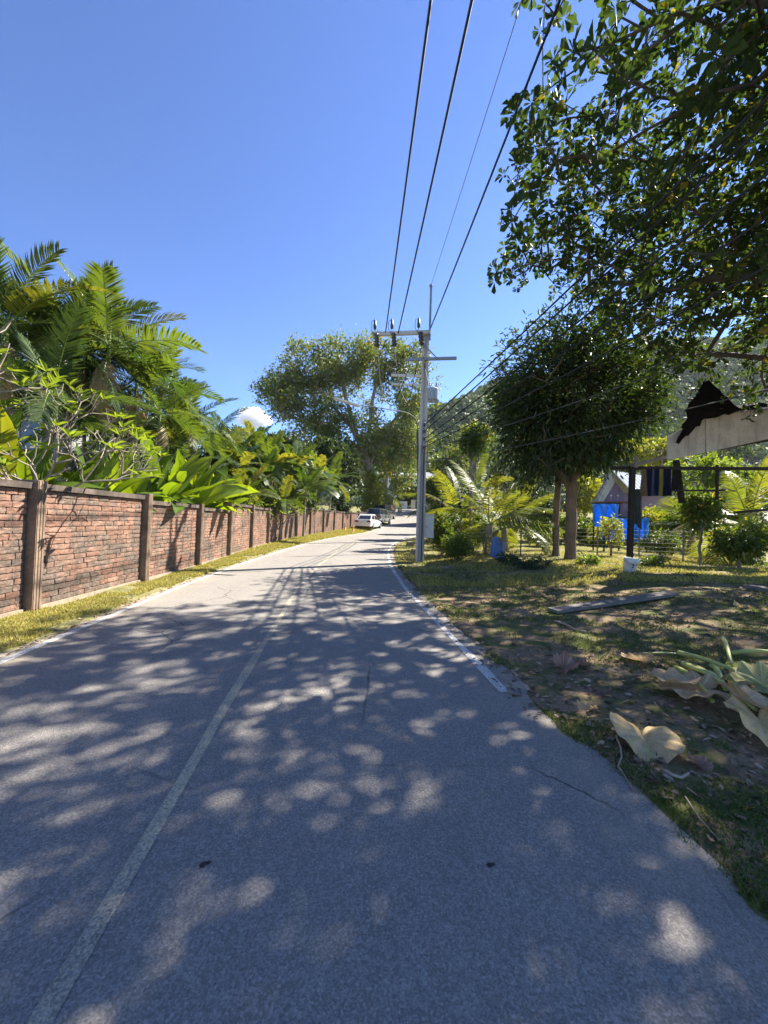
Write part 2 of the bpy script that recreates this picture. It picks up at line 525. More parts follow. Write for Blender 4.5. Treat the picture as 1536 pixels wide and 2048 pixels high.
# two dark tar spots on the asphalt
t = simple('tar', (.02, .02, .022), rough=.5)
for k, (px, py, s) in enumerate([(408, 1753, .02), (981, 1754, .016)]):
    g = gpix(px, py); mb = MB()
    a = np.linspace(0, 2 * np.pi, 10, endpoint=False)
    rr = s * (1 + .35 * np.sin(a * 2 + k) + .2 * np.sin(a * 3))
    V = np.concatenate([np.stack([np.cos(a) * rr, np.sin(a) * rr * .8, a * 0 + .001], -1), np.stack([np.cos(a) * rr * .55, np.sin(a) * rr * .45, a * 0 + .006], -1)])
    V += np.array([g.x, g.y, road_z(g.y) + .002])
    F = [(i, (i + 1) % 10, 10 + (i + 1) % 10, 10 + i) for i in range(10)] + [tuple(range(10, 20))]
    obj('tar_blob', mb.add(V, F), t, loc=(g.x, g.y, road_z(g.y)), cat='tar blob',
        label=['small black tar blob on the asphalt just beside the centre line', 'smaller black tar blob on asphalt between centre line and roadside dirt'][k])

# ------------------------------------------------------------------ brick wall along the far side of the road
WP = np.array([[-5.22, .1], [-5.24, 2.9], [-5.30, 5.7], [-5.42, 8.55], [-5.55, 11.3], [-5.78, 14.1], [-5.93, 16.9], [-6.05, 19.7], [-6.08, 22.4], [-5.86, 25.2], [-5.46, 28.0],
               [-4.95, 30.8], [-4.45, 33.6], [-4.0, 36.4], [-3.5, 39.1], [-2.85, 41.8], [-2.1, 44.5], [-1.2, 47.1], [-.3, 49.7], [.5, 52.3], [1.15, 55]])
WTOP = [1.9, 1.9, 1.9, 1.80, 1.74, 2.0, 1.97, 1.95, 1.85, 2.3, 2.3, 2.28, 2.28, 2.3, 2.35, 2.5, 2.75, 3.05, 3.4, 3.8]
t = NT('split_brick')
r = t.rnd(); p = t.pos()
c = t.ramp(r, [(0.0, (.25, .14, .10)), (.4, (.34, .19, .135)), (.75, (.39, .235, .17)), (1.0, (.31, .215, .165))])
gr = t.noise(p, 22, 6, .7)
c = t.mix(t.ramp(gr, [(.35, .55), (.62, 0.0)]), c, (.15, .095, .07))
st = t.mix(.42, t.noise(p, 1.15, 5, .62, .6), t.mix(.28, t.noise(p, 6.5, 5, .65), r))
c = t.mix(t.ramp(st, [(.45, 0.0), (.56, .85)]), c, t.ramp(gr, [(.3, (.06, .05, .042)), (.7, (.20, .165, .135))]))
mp = t.node('ShaderNodeMapping'); mp.inputs['Scale'].default_value = (3.5, 3.5, .25); t.link(p, mp.inputs['Vector'])
c = t.mix(t.ramp(t.noise(mp.outputs[0], 1.4, 5, .7), [(.54, 0.0), (.70, .6)]), c, (.075, .062, .052))        # run-down stains
c = t.mix(t.ramp(t.noise(p, .33, 4, .6), [(.5, 0.0), (.68, .55)]), c, t.mix(1.0, c, (.6, .58, .56), 'MULTIPLY'))   # darker bays
c = t.mix(t.ramp(t.noise(p, 55, 4, .75), [(.30, .7), (.44, 0.0)]), c, (.06, .045, .035))                      # pits
t.color(c); t.rough(.93, .12); t.bump(t.mix(.5, gr, t.noise(p, 80, 4, .7)), .9, .025)
M_BRICK = t.m
def concrete(name, c1, c2, stain, k=.5):
    t = NT(name); p = t.pos()
    n1 = t.noise(p, 18, 6, .65)
    mp = t.node('ShaderNodeMapping'); mp.inputs['Scale'].default_value = (5, 5, .6); t.link(p, mp.inputs['Vector'])
    st = t.mix(.5, t.noise(mp.outputs[0], 1.2, 5, .65), t.noise(p, 2.2, 5, .6))
    c = t.mix(t.ramp(st, [(k - .08, 0.0), (k + .1, .85)]), t.ramp(n1, [(.3, c2), (.7, c1)]), stain)
    t.color(c); t.rough(.92, .15); t.bump(n1, .4, .012)
    return t.m
M_MORTAR = concrete('mortar', (.15, .115, .09), (.08, .06, .05), (.05, .04, .034))  # mortar colour darkened to carry the shadow in the brick joints
M_POST = concrete('wall_post_concrete', (.30, .215, .15), (.18, .125, .088), (.08, .065, .053), .52)
M_COPING = concrete('coping_concrete', (.22, .17, .14), (.10, .08, .068), (.055, .047, .04), .46)
M_PLINTH = concrete('plinth_concrete', (.36, .30, .22), (.25, .20, .145), (.17, .14, .10), .56)

wall = thing('brick_wall', (WP[0][0], WP[0][1], 0), 'long weathered red brick wall with concrete posts and coping along the road', 'wall'); wall['kind'] = 'thing'
def brick_mesh(k):
    g = np.random.default_rng(40 + k); m = MB()
    ny, nz = 4, 3
    Y, Z = np.meshgrid(np.linspace(-.5, .5, ny), np.linspace(-.5, .5, nz), indexing='ij')
    X = .5 + g.uniform(-.28, .12, Y.shape)
    X[[0, -1], :] -= .14; X[:, [0, -1]] -= .10
    Yj = Y + g.uniform(-.03, .03, Y.shape); Zj = Z + g.uniform(-.06, .06, Y.shape)
    V = list(np.stack([X, Yj, Zj], -1).reshape(-1, 3)); F = []
    for i in range(ny - 1):
        for j in range(nz - 1):
            a = i * nz + j; F.append((a, a + nz, a + nz + 1, a + 1))
    ring = [i * nz for i in range(ny)] + [(ny - 1) * nz + j for j in range(1, nz)] + [i * nz + nz - 1 for i in range(ny - 2, -1, -1)] + [j for j in range(nz - 2, 0, -1)]
    b0 = len(V)
    for q in ring: V.append(np.array([-1.0, V[q][1], V[q][2]]))
    n = len(ring)
    for q in range(n): F.append((ring[q], b0 + q, b0 + (q + 1) % n, ring[(q + 1) % n]))
    m.add(np.array(V), F)
    return m
BRK = [brick_mesh(k) for k in range(6)]
BRK_ME = [b.mesh('brick', M_BRICK) for b in BRK]
nb = 0
far_bricks = MB(); mort = MB(); vis = []
for i in range(len(WP) - 1):
    a, b = WP[i], WP[i + 1]
    d = b - a; L = np.linalg.norm(d); u = d / L
    nrm = np.array([u[1], -u[0]])                       # towards the road
    ang = math.atan2(u[1], u[0]) - math.pi / 2
    rotm = np.array(Matrix.Rotation(ang, 3, 'Z'))
    zb = min(gz(a[0] + .1, a[1]), gz(b[0] + .1, b[1])) - .04
    top = WTOP[i]; cop = .092
    mid = (a + b) / 2
    box(mort, (mid[0], mid[1], (zb + top - .02) / 2 - .1), (.16, L, top - zb + .16 - .02), rotm)
    m = MB(); box(m, (mid[0] + nrm[0] * .02, mid[1] + nrm[1] * .02, top - cop / 2 + .012), (.27, L - .2, cop), rotm); obj('coping', m, M_COPING, wall)
    m = MB(); box(m, (mid[0] + nrm[0] * .075, mid[1] + nrm[1] * .075, zb + .05), (.13, L - .25, .10), rotm); obj('plinth', m, M_PLINTH, wall)
    z = zb + .10; row = 0
    ch = .088
    ncourse = int((top - cop - z) / ch); ch = (top - cop - z) / ncourse
    for rw in range(ncourse):
        s = .12 - (rng.uniform(0, .2) if True else 0)
        while s < L - .12:
            ln = rng.uniform(.17, .38)
            s2 = min(s + ln, L - .1)
            s1 = max(s, .1)
            if s2 - s1 > .05:
                cc = (s1 + s2) / 2
                P = a + u * cc + nrm * .084
                k = int(rng.integers(6)); dep = .035 * rng.uniform(.75, 1.3)
                sc = (dep, s2 - s1 - .013, ch - .012)
                zc = z + ch * (rw + .5)
                if P[1] > 5.2 and nb < 300 and i < 4:
                    inst('brick', BRK_ME[k], wall, (P[0] - wall.location.x, P[1] - wall.location.y, zc), (0, 0, ang), sc); nb += 1
                elif P[1] > 1.5:
                    V = (np.concatenate(BRK[k].V) * np.array(sc)) @ rotm.T + np.array([P[0], P[1], zc])
                    off = far_bricks.n
                    far_bricks.V.append(V); far_bricks.n += len(V)
                    for f, mi in BRK[k].F: far_bricks.F.append((f + off, 0))
            s += ln
obj('mortar_core', mort, M_MORTAR, wall)
o = obj('bricks', far_bricks, M_BRICK, wall); o['kind'] = 'stuff'
for i, a in enumerate(WP):
    tp = max(WTOP[min(i, len(WTOP) - 1)], WTOP[max(i - 1, 0)]) + .05
    u = unit(WP[min(i + 1, len(WP) - 1)] - WP[max(i - 1, 0)]); nrm = np.array([u[1], -u[0]])
    ang = math.atan2(u[1], u[0]) - math.pi / 2; rotm = np.array(Matrix.Rotation(ang, 3, 'Z'))
    m = MB(); zb = gz(a[0], a[1]) - .1
    c0 = a + nrm * .05
    box(m, (c0[0], c0[1], (zb + tp) / 2), (.33, .155, tp - zb), rotm)
    for e in (-.05, 0, .05):                           # shallow ribs down the face
        q = a + nrm * .2168 + u * e * 1.0
        box(m, (q[0], q[1], (zb + tp) / 2), (.012, .03, tp - zb - .02), rotm)
    obj('post', m, M_POST, wall)
# ------------------------------------------------------------------ utility pole and its cables
M_POLE = concrete('pole_concrete', (.60, .58, .54), (.47, .45, .42), (.3, .285, .265), .6)
M_CERAM = simple('brown_glazed_ceramic', (.05, .028, .03), (.03, .018, .02), rough=.18, spec=.6)
M_STEEL = simple('galvanised_steel', (.34, .35, .36), (.22, .23, .24), rough=.5, metal=.6)
M_CABLE = simple('black_cable', (.016, .016, .018), rough=.6)
M_CABLE_G = simple('grey_cable', (.07, .07, .075), rough=.6)
M_BOX = simple('pale_grey_cabinet_paint', (.55, .54, .50), (.45, .44, .41), rough=.5)
M_DARKMETAL = simple('dark_metal', (.06, .062, .065), rough=.5)

def h_pole(mb, base, h, w0, w1):
    """concrete pole of H section, tapering upward"""
    pts = np.array([[-.5, -.5], [-.18, -.5], [-.12, -.26], [.12, -.26], [.18, -.5], [.5, -.5], [.5, .5], [.18, .5], [.12, .26], [-.12, .26], [-.18, .5], [-.5, .5]])
    n = len(pts); V = []
    for z, w in ((-.5, w0), (h, w1)):
        V += [[base[0] + x * w, base[1] + y * w, base[2] + z] for x, y in pts]
    F = [(i, (i + 1) % n, n + (i + 1) % n, n + i) for i in range(n)]
    mb.add(np.array(V), F)
    mb.add(np.array(V[n:]), [(0, 1, 2, 9, 10, 11), (2, 3, 8, 9), (3, 4, 5, 6, 7, 8)])

def insulator(mb, base, axis, length, r, sheds):
    prof = [(.018, 0)]
    for k in range(sheds):
        h0 = length * (k + .15) / sheds
        prof += [(r * .45, h0), (r, h0 + length * .12 / sheds), (r * .95, h0 + length * .3 / sheds), (r * .42, h0 + length * .55 / sheds)]
    prof += [(.02, length)]
    lathe(mb, base, prof, 12, axis)

PB = foot(841, 14.5)
PH = 8.75
pole = thing('utility_pole', PB, 'tall grey concrete utility pole with crossarms and brown insulators beside the road', 'utility pole')
m = MB(); h_pole(m, PB, PH, .31, .22); obj('pole_shaft', m, M_POLE, pole)
AX = Vector((math.cos(R(-8)), math.sin(R(-8)), 0))          # crossarms lie square to the road
top = PB + Vector((0, 0, PH))
m = MB(); beam(m, top + Vector((0, -.17, -.08)) - AX * 2.05, top + Vector((0, -.17, -.08)) + AX * .16, .11, .14); obj('crossarm', m, M_POLE, pole)
m = MB(); beam(m, top + Vector((.13, -.12, -.35)), top + Vector((.13, -.12, 1.72)), .075, .075)
lathe(m, top + Vector((.13, -.12, 1.70)), [(.05, 0), (.07, .02), (.07, .07), (.03, .1)], 10); obj('ground_wire_bracket', m, M_STEEL, pole)
low = PB + Vector((0, -.17, 7.65))
m = MB(); beam(m, low - AX * .75, low + AX * 1.15, .09, .10); obj('crossarm', m, M_STEEL, pole)
for s, l in ((-.55, .55), (.42, .42)):
    m = MB(); beam(m, low + AX * s + Vector((0, -.06, 0)), low + Vector((0, -.06, l)), .02, .04); obj('brace', m, M_STEEL, pole)
ARM = []
for k, s in enumerate((-1.98, -1.32, -.30)):
    p0 = top + Vector((0, -.17, -.01)) + AX * s
    m = MB(); lathe(m, p0, [(.012, 0), (.012, .12), (.055, .13), (.062, .3), (.045, .33), (.05, .44), (.022, .46), (.02, .53)], 10)
    obj('surge_arrester', m, M_DARKMETAL, pole, smooth_=True)
    p1 = p0 + Vector((.06, -.12, -.12))
    m = MB(); insulator(m, p1, (.10, -.3, -1), .62, .10, 4); obj('insulator', m, M_CERAM, pole, smooth_=True)
    ARM.append(p1 + Vector((.06, -.18, -.62)))
    # jumper from the insulator foot down to the lower fittings
    a = ARM[-1]; path = [a, a + Vector((.06, 0, -.5)), a + Vector((.15 + .05 * k, .02, -1.3)), a + Vector((.35, .05, -2.0 + .2 * k)), a + Vector((.7 - .1 * k, .05, -2.2)), low + AX * (-.5 + .2 * k) + Vector((0, 0, -.02))]
    m = MB(); q = np.array(path); tt = np.linspace(0, len(q) - 1, 22)
    q2 = np.stack([np.interp(tt, range(len(q)), q[:, c]) for c in range(3)], -1); q2 = np.stack([_sm(q2[:, c], 5) for c in range(3)], -1)
    tube(m, q2, .014, 5); obj('jumper_cable', m, M_CABLE, pole)
    lp = [p0 + Vector((0, 0, .5)), p0 + Vector((-.13, 0, .42)), p0 + Vector((-.14, -.02, .1)), p1 + Vector((-.02, 0, -.1)), ARM[-1]]
    q = np.array(lp); q2 = np.stack([np.interp(np.linspace(0, 4, 14), range(5), q[:, c]) for c in range(3)], -1)
    m = MB(); tube(m, q2, .010, 5); obj('arrester_lead', m, M_CABLE, pole)
for k, z in enumerate((5.15, 4.9, 4.62, 4.3)):                 # spool rack for the low cables
    m = MB(); lathe(m, PB + Vector((.02, -.2, z - .06)), [(.03, 0), (.045, .02), (.03, .05), (.03, .07), (.045, .1), (.03, .12)], 10); obj('spool_insulator', m, M_CERAM, pole, smooth_=True)
m = MB(); box(m, PB + Vector((.02, -.165, 4.75)), (.06, .03, 1.2)); obj('spool_rack', m, M_STEEL, pole)
for dx, r in ((-.07, .018), (.05, .022), (.115, .014)):        # conduits strapped to the shaft
    m = MB(); tube(m, [PB + Vector((dx, -.185, -.1)), PB + Vector((dx, -.175, 3)), PB + Vector((dx * .9, -.165, 4.4))], r, 6); obj('conduit', m, M_STEEL if dx != .05 else M_CABLE_G, pole)
bx = MB(); box(bx, PB + Vector((.33, -.02, 1.35)), (.32, .22, .86)); cab = obj('cabinet', bx, M_BOX, pole)
bx = MB(); box(bx, PB + Vector((.33, -.134, 1.35)), (.27, .008, .80)); obj('cabinet_door', bx, M_BOX, cab)
bx = MB(); box(bx, PB + Vector((.23, -.143, 1.33)), (.02, .012, .09)); obj('handle', bx, M_DARKMETAL, cab)
bx = MB(); box(bx, PB + Vector((.33, -.02, 1.795)), (.36, .27, .03)); obj('cabinet_hood', bx, M_BOX, cab)

def cable(label, a, b, r, sag, mat=None, name='power_cable', n=40):
    a = np.array(a); b = np.array(b); tt = np.linspace(0, 1, n)[:, None]
    q = a * (1 - tt) + b * tt; q[:, 2] -= (4 * sag * tt * (1 - tt))[:, 0]
    m = MB(); tube(m, q, r, 5)
    return obj(name, m, mat or M_CABLE, loc=tuple(a), cat='cable', label=label, group='cables strung along the road')
NP = Vector((3.6, -23.0, 0))
cable('thick power cable nearest the road middle, from the outermost insulator', ARM[0] + Vector((.30, -.2, .50)), (2.05, -23, 9.2), .022, .55)
cable('thick power cable hung second from the road middle', ARM[1] + Vector((.12, -.1, .50)), (2.75, -23, 9.2), .022, .55)
cable('thick power cable running beside the pole top, overlapping the big tree', top + Vector((.16, -.2, .10)), (3.95, -23, 9.2), .022, .5)
cable('thin ground wire from the very tip of the utility pole', top + Vector((.13, -.12, 1.78)), (3.95, -23, 10.9), .008, .45, M_CABLE_G)
for k, (px, py, d, z0) in enumerate([(1536, 165, 3.9, 5.15), (1536, 215, 3.95, 4.9), (1536, 318, 4.05, 4.62), (1536, 405, 4.2, 4.45), (1536, 505, 4.3, 4.3)]):
    a = PB + Vector((.03, -.25, z0)); e = at(px, py, d)
    b = a + (e - a) * 1.9
    cable(['uppermost of the low cables slanting from the pole across the big tree', 'second of the low cables slanting across the big tree',
           'third of the low cables slanting across the big tree', 'fourth of the low cables, crossing the top of the round dark tree',
           'lowest of the five bundled low cables, crossing the round dark tree'][k], a, b, .018 if k < 3 else .015, .16)
for k, (p0, p1, d1) in enumerate([((846, 900), (1536, 640), 7.5), ((846, 925), (1536, 755), 8.0)]):
    a = at(*p0, 14.4); e = at(*p1, d1); b = a + (e - a) * 1.5
    cable(['grey service cable sloping across the middle of the round dark tree', 'grey service cable sloping lowest, past the black roof peak'][k], a, b, .012, .28, M_CABLE_G)

# second pole further up the road with a transformer
P2 = foot(840, 27.0)
pole2 = thing('transformer_pole', P2, 'farther concrete pole with transformer, mostly hidden behind the tall utility pole', 'utility pole')
m = MB(); h_pole(m, P2, 12.0, .3, .2); obj('pole_shaft', m, M_POLE, pole2)
m = MB(); beam(m, P2 + Vector((-2.35, -.2, 11.6)), P2 + Vector((.3, -.2, 11.6)), .12, .16); obj('crossarm', m, M_POLE, pole2)
m = MB(); beam(m, P2 + Vector((-2.3, -.2, 10.95)), P2 + Vector((.2, -.2, 10.95)), .12, .14); obj('crossarm', m, M_POLE, pole2)
m = MB(); lathe(m, P2 + Vector((.62, -.1, 9.9)), [(.3, 0), (.42, .05), (.42, .8), (.36, .86), (.1, .9)], 16); tr = obj('transformer', m, M_STEEL, pole2)
for dx in (-.18, .2):
    m = MB(); insulator(m, P2 + Vector((.62 + dx, -.1, 10.78)), (dx * .6, 0, 1), .42, .07, 3); obj('bushing', m, M_CERAM, tr, smooth_=True)
m = MB(); box(m, P2 + Vector((.4, -.1, 9.86)), (1.3, .5, .08)); obj('platform', m, M_STEEL, pole2)
for k in range(3):
    m = MB(); insulator(m, P2 + Vector((-2.1 + .75 * k, -.2, 11.68)), (0, 0, 1), .4, .08, 3); obj('insulator', m, M_CERAM, pole2, smooth_=True)
for k in range(3):
    a = P2 + Vector((-2.1 + .75 * k, -.2, 12.08)); b = ARM[k] + Vector((0, .3, .1))
    cable(['short upper cable joining both poles on the road side', 'short upper cable joining both poles, the middle one', 'short upper cable joining both poles nearest the shafts'][k], a, b, .016, .25)
for k in range(3):
    b = PB + Vector((0, .2, 5.1 - .3 * k)); a = P2 + Vector((0, -.2, 5.6 - .3 * k))
    cable(['upper cable strung low between the two poles', 'middle cable strung low between the two poles', 'lower cable strung low between the two poles'][k], a, b, .016, .2)

# street lamp
LB = foot(835.5, 18.5)
lamp = thing('street_lamp', LB, 'thin street lamp pole with long slanting arm and tube light over the road', 'street lamp')
tipL = at(668, 796, 15.6); bend = at(835.5, 850, 18.5)
m = MB(); tube(m, [LB - Vector((0, 0, .3)), LB + Vector((0, 0, 3)), bend - Vector((0, 0, .25))], [.075, .065, .055], 8); obj('lamp_pole', m, M_DARKMETAL, lamp, smooth_=True)
P_ = [bend - Vector((0, 0, .25)), bend, bend + (tipL - bend) * .05 + Vector((0, 0, .33)), bend + (tipL - bend) * .16 + Vector((0, 0, .42)), bend + (tipL - bend) * .5 + Vector((0, 0, .22)), tipL + (bend - tipL) * .22]
q = np.array(P_); tt = np.linspace(0, 5, 24); q2 = np.stack([_sm(np.interp(tt, range(6), q[:, c]), 5) for c in range(3)], -1)
m = MB(); tube(m, q2, .024, 7); obj('arm', m, M_CABLE_G, lamp, smooth_=True)
hd = (bend - tipL).normalized()
m = MB(); beam(m, tipL, tipL + hd * 1.25, .15, .07); head = obj('lamp_head', m, M_BOX, lamp)
m = MB(); tube(m, [tipL + hd * .06 - Vector((0, 0, .05)), tipL + hd * 1.18 - Vector((0, 0, .05))], .022, 8); obj('lamp_tube', m, simple('lamp_glass', (.8, .8, .78), rough=.2), head)

# ------------------------------------------------------------------ parked cars
M_TYRE = simple('tyre_rubber', (.02, .02, .02), rough=.85)
M_RIM = simple('alloy_rim', (.45, .45, .46), rough=.35, metal=.7)
M_GLASS = simple('tinted_car_glass', (.018, .022, .026), rough=.06, spec=.8)
M_TAIL = simple('red_lamp_plastic', (.30, .01, .01), (.2, .01, .01), rough=.2)
M_PLATE = simple('licence_plate', (.75, .75, .72), rough=.5)
M_BLACKP = simple('black_plastic', (.03, .03, .032), rough=.6)

def loft(mb, secs, mi=0, close=True):
    """secs: list of equal-length rings of points"""
    k = len(secs[0]); V = np.array([p for s in secs for p in s]); n = len(secs)
    i = np.arange(n - 1)[:, None] * k; j = np.arange(k)[None]; j2 = (j + 1) % k
    mb.add(V, np.stack([i + j, i + j2, i + k + j2, i + k + j], -1).reshape(-1, 4), mi)
    if close:
        mb.add(V[:k], [tuple(range(k - 1, -1, -1))], mi); mb.add(V[-k:], [tuple(range(k))], mi)

def car(label, pos, yaw, paint, dims, style, name='parked_car'):
    """front is +Y in the car's own frame; built there and turned on its root"""
    Lc, Wc, Hc = dims; hw = Wc / 2
    root = thing(name, pos, label, 'car', 'cars parked by the wall'); root.rotation_euler = (0, 0, yaw)
    def part(nm, mb, mat, par=root, sm=False):
        me = mb.mesh(nm, mat, sm); o = bpy.data.objects.new(nm, me); return link(o, par)
    belt = .62 * Hc
    if style == 'sedan': st = [(-.5, .80, .30, .86 * belt), (-.485, .94, .24, .99 * belt), (-.40, 1, .2, 1.02 * belt), (-.1, 1, .19, 1.0 * belt), (.15, 1, .19, .98 * belt), (.38, .97, .2, .86 * belt), (.47, .88, .24, .74 * belt), (.5, .74, .3, .58 * belt)]
    else: st = [(-.5, .86, .34, .88 * belt), (-.49, .96, .28, 1.0 * belt), (-.4, 1, .26, 1.02 * belt), (-.1, 1, .25, 1.02 * belt), (.2, 1, .25, 1.02 * belt), (.4, .98, .26, .98 * belt), (.48, .92, .28, .9 * belt), (.5, .82, .34, .7 * belt)]
    def ring(y, w, zb, zt):
        w *= hw; h = zt - zb
        return [(-w * .9, y * Lc, zb), (-w * .985, y * Lc, zb + h * .2), (-w, y * Lc, zb + h * .55), (-w * .95, y * Lc, zb + h * .88), (-w * .84, y * Lc, zt),
                (w * .84, y * Lc, zt), (w * .95, y * Lc, zb + h * .88), (w, y * Lc, zb + h * .55), (w * .985, y * Lc, zb + h * .2), (w * .9, y * Lc, zb)]
    m = MB(); loft(m, [ring(*s) for s in st]); body = part('body', m, paint, sm=False)
    if style == 'sedan': cs = [(-.40, .80, 0), (-.25, .70, 1), (.02, .70, 1), (.20, .80, 0)]
    else: cs = [(-.475, .86, 0), (-.43, .76, 1), (.08, .76, 1), (.24, .84, 0)]
    def cring(y, w, up, inset=0.0):
        zt = (Hc if up else belt * .985); zt2 = zt
        w1 = hw * (.86 if not up else w) - inset
        return [(-w1, y * Lc, zt2 - (.05 if up else 0)), (-w1 * .93, y * Lc, zt2 + (.0 if up else .012)), (w1 * .93, y * Lc, zt2 + (.0 if up else .012)), (w1, y * Lc, zt2 - (.05 if up else 0))]
    # glasshouse sides/roof as one lofted shell; base ring closes it
    b0 = [(-hw * .86, cs[0][0] * Lc, belt * .97), (hw * .86, cs[0][0] * Lc, belt * .97), (hw * .86, cs[3][0] * Lc, belt * .93), (-hw * .86, cs[3][0] * Lc, belt * .93)]
    t0 = [(-hw * cs[1][1], cs[1][0] * Lc, Hc - .03), (hw * cs[1][1], cs[1][0] * Lc, Hc - .03), (hw * cs[2][1], cs[2][0] * Lc, Hc - .03), (-hw * cs[2][1], cs[2][0] * Lc, Hc - .03)]
    m = MB(); loft(m, [b0, t0]); part('cabin', m, paint)
    m = MB(); ins = .06
    r0 = [(-hw * cs[1][1] + .05, (cs[1][0] + .01) * Lc, Hc + .0), (hw * cs[1][1] - .05, (cs[1][0] + .01) * Lc, Hc), (hw * cs[2][1] - .05, (cs[2][0] - .01) * Lc, Hc), (-hw * cs[2][1] + .05, (cs[2][0] - .01) * Lc, Hc)]
    loft(m, [[(p[0], p[1], Hc - .029) for p in t0], r0]); part('roof', m, paint)
    def pane(nm, a, b, c, d, off):
        m = MB(); A = [np.array(x) for x in (a, b, c, d)]; cen = sum(A) / 4
        A = [cen + (x - cen) * np.array([.86, .86, .78]) for x in A]
        nn_ = np.cross(A[1] - A[0], A[3] - A[0]); nn_ /= np.linalg.norm(nn_)
        if nn_ @ np.array(off) < 0: nn_ = -nn_
        V = A + [x + nn_ * .012 for x in A]
        m.add(np.array(V), [(0, 1, 2, 3), (4, 7, 6, 5), (0, 4, 5, 1), (1, 5, 6, 2), (2, 6, 7, 3), (3, 7, 4, 0)])
        return part(nm, m, M_GLASS)
    pane('rear_window', b0[0], b0[1], t0[1], t0[0], (0, -1, .3))
    pane('windscreen', b0[2], b0[3], t0[3], t0[2], (0, 1, .3))
    for s, q in ((1, (b0[1], b0[2], t0[2], t0[1])), (-1, (b0[3], b0[0], t0[0], t0[3]))):
        A = [np.array(x) for x in q]; mid0 = (A[0] + A[1]) / 2; mid1 = (A[2] + A[3]) / 2
        pane('side_window', A[0], mid0, mid1, A[3], (s, 0, .2)); pane('side_window', mid0, A[1], A[2], mid1, (s, 0, .2))
        m = MB(); box(m, (s * (hw + .08), .2 * Lc, belt + .06), (.16, .1, .13)); part('mirror', m, paint)
    for sy in (-.31, .31):
        for s in (-1, 1):
            m = MB(); rr = .31 if style == 'sedan' else .36
            lathe(m, (s * (hw - .19), sy * Lc, rr), [(rr * .9, 0), (rr, .03), (rr, .18), (rr * .9, .205)], 18, (s, 0, 0)); w = part('wheel', m, M_TYRE)
            m = MB(); lathe(m, (s * (hw + .012), sy * Lc, rr), [(rr * .64, 0), (rr * .58, .012), (rr * .2, .004)], 12, (s, 0, 0)); part('rim', m, M_RIM, w)
    for s in (-1, 1):
        m = MB(); box(m, (s * hw * .70, -.4985 * Lc, belt * .80), (hw * .42, .05, .15)); part('tail_light', m, M_TAIL)
        m = MB(); box(m, (s * hw * .62, .492 * Lc, belt * .68), (hw * .42, .06, .14)); part('headlight', m, M_PLATE)
    m = MB(); box(m, (0, -.497 * Lc, .36), (Wc * .88, .1, .22)); part('bumper', m, paint if style == 'sedan' else M_BLACKP)
    m = MB(); box(m, (0, -.503 * Lc, belt * .72 if style == 'sedan' else .62), (.42, .03, .13)); part('licence_plate', m, M_PLATE)
    m = MB(); box(m, (0, -.494 * Lc, .22), (Wc * .8, .08, .1)); part('valance', m, M_BLACKP)
    return root
def paint(name, c):
    t = NT(name); t.color(t.ramp(t.noise(t.obj(), 3, 3), [(.3, tuple(x * .92 for x in c)), (.7, c)])); t.rough(.25, .5)
    t.b.inputs['Coat Weight'].default_value = .6; t.b.inputs['Coat Roughness'].default_value = .06
    return t.m
def on_ground(px, d, dz=0.0):
    p = foot(px, d); return Vector((p.x, p.y, p.z + dz))
car('white sedan parked against the brick wall, last in the row of cars', on_ground(738, 39.5, .0) , R(-14), paint('white_car_paint', (.78, .77, .74)), (4.5, 1.78, 1.45), 'sedan')
car('dark grey sport utility vehicle parked just ahead of the white sedan', on_ground(758.5, 45.0), R(-17), paint('dark_grey_car_paint', (.09, .10, .10)), (4.6, 1.85, 1.75), 'suv')
car('black vehicle parked first in the row, ahead of the grey one', on_ground(769, 50.5), R(-18), paint('black_car_paint', (.03, .03, .035)), (4.7, 1.85, 1.78), 'suv')

# ---- roadside bollards with a chain
M_ORANGE = simple('orange_plastic', (.62, .13, .06), (.5, .1, .05), rough=.5)
bp = []
for px, lab in ((690, 'orange bollard farther from the white sedan, holding one chain end'), (707, 'orange bollard close behind the white sedan, holding one chain end')):
    g = foot(px, 34.5)
    root = thing('bollard', g, lab, 'bollard', 'chained orange bollards')
    m = MB(); lathe(m, g, [(.17, 0), (.17, .05), (.075, .07), (.06, .55), (.05, .70), (.02, .74)], 12); obj('bollard_post', m, M_ORANGE, root, smooth_=True)
    m = MB(); lathe(m, g + Vector((0, 0, .46)), [(.072, 0), (.074, .09), (.068, .1)], 12); obj('reflective_band', m, M_PLATE, root)
    bp.append(g + Vector((0, 0, .66)))
tt = np.linspace(0, 1, 26)[:, None]; q = np.array(bp[0]) * (1 - tt) + np.array(bp[1]) * tt; q[:, 2] -= (.22 * 4 * tt * (1 - tt))[:, 0]
m = MB()
for k in range(25):
    c_ = (q[k] + q[k + 1]) / 2; dv = q[k + 1] - q[k]
    beam(m, c_ - dv * .42, c_ + dv * .42, .05 if k % 2 else .02, .02 if k % 2 else .05)
obj('plastic_chain', m, simple('pale_yellow_plastic', (.7, .62, .3), rough=.5), loc=tuple(bp[0]), cat='chain', label='pale sagging plastic chain between the two orange bollards')
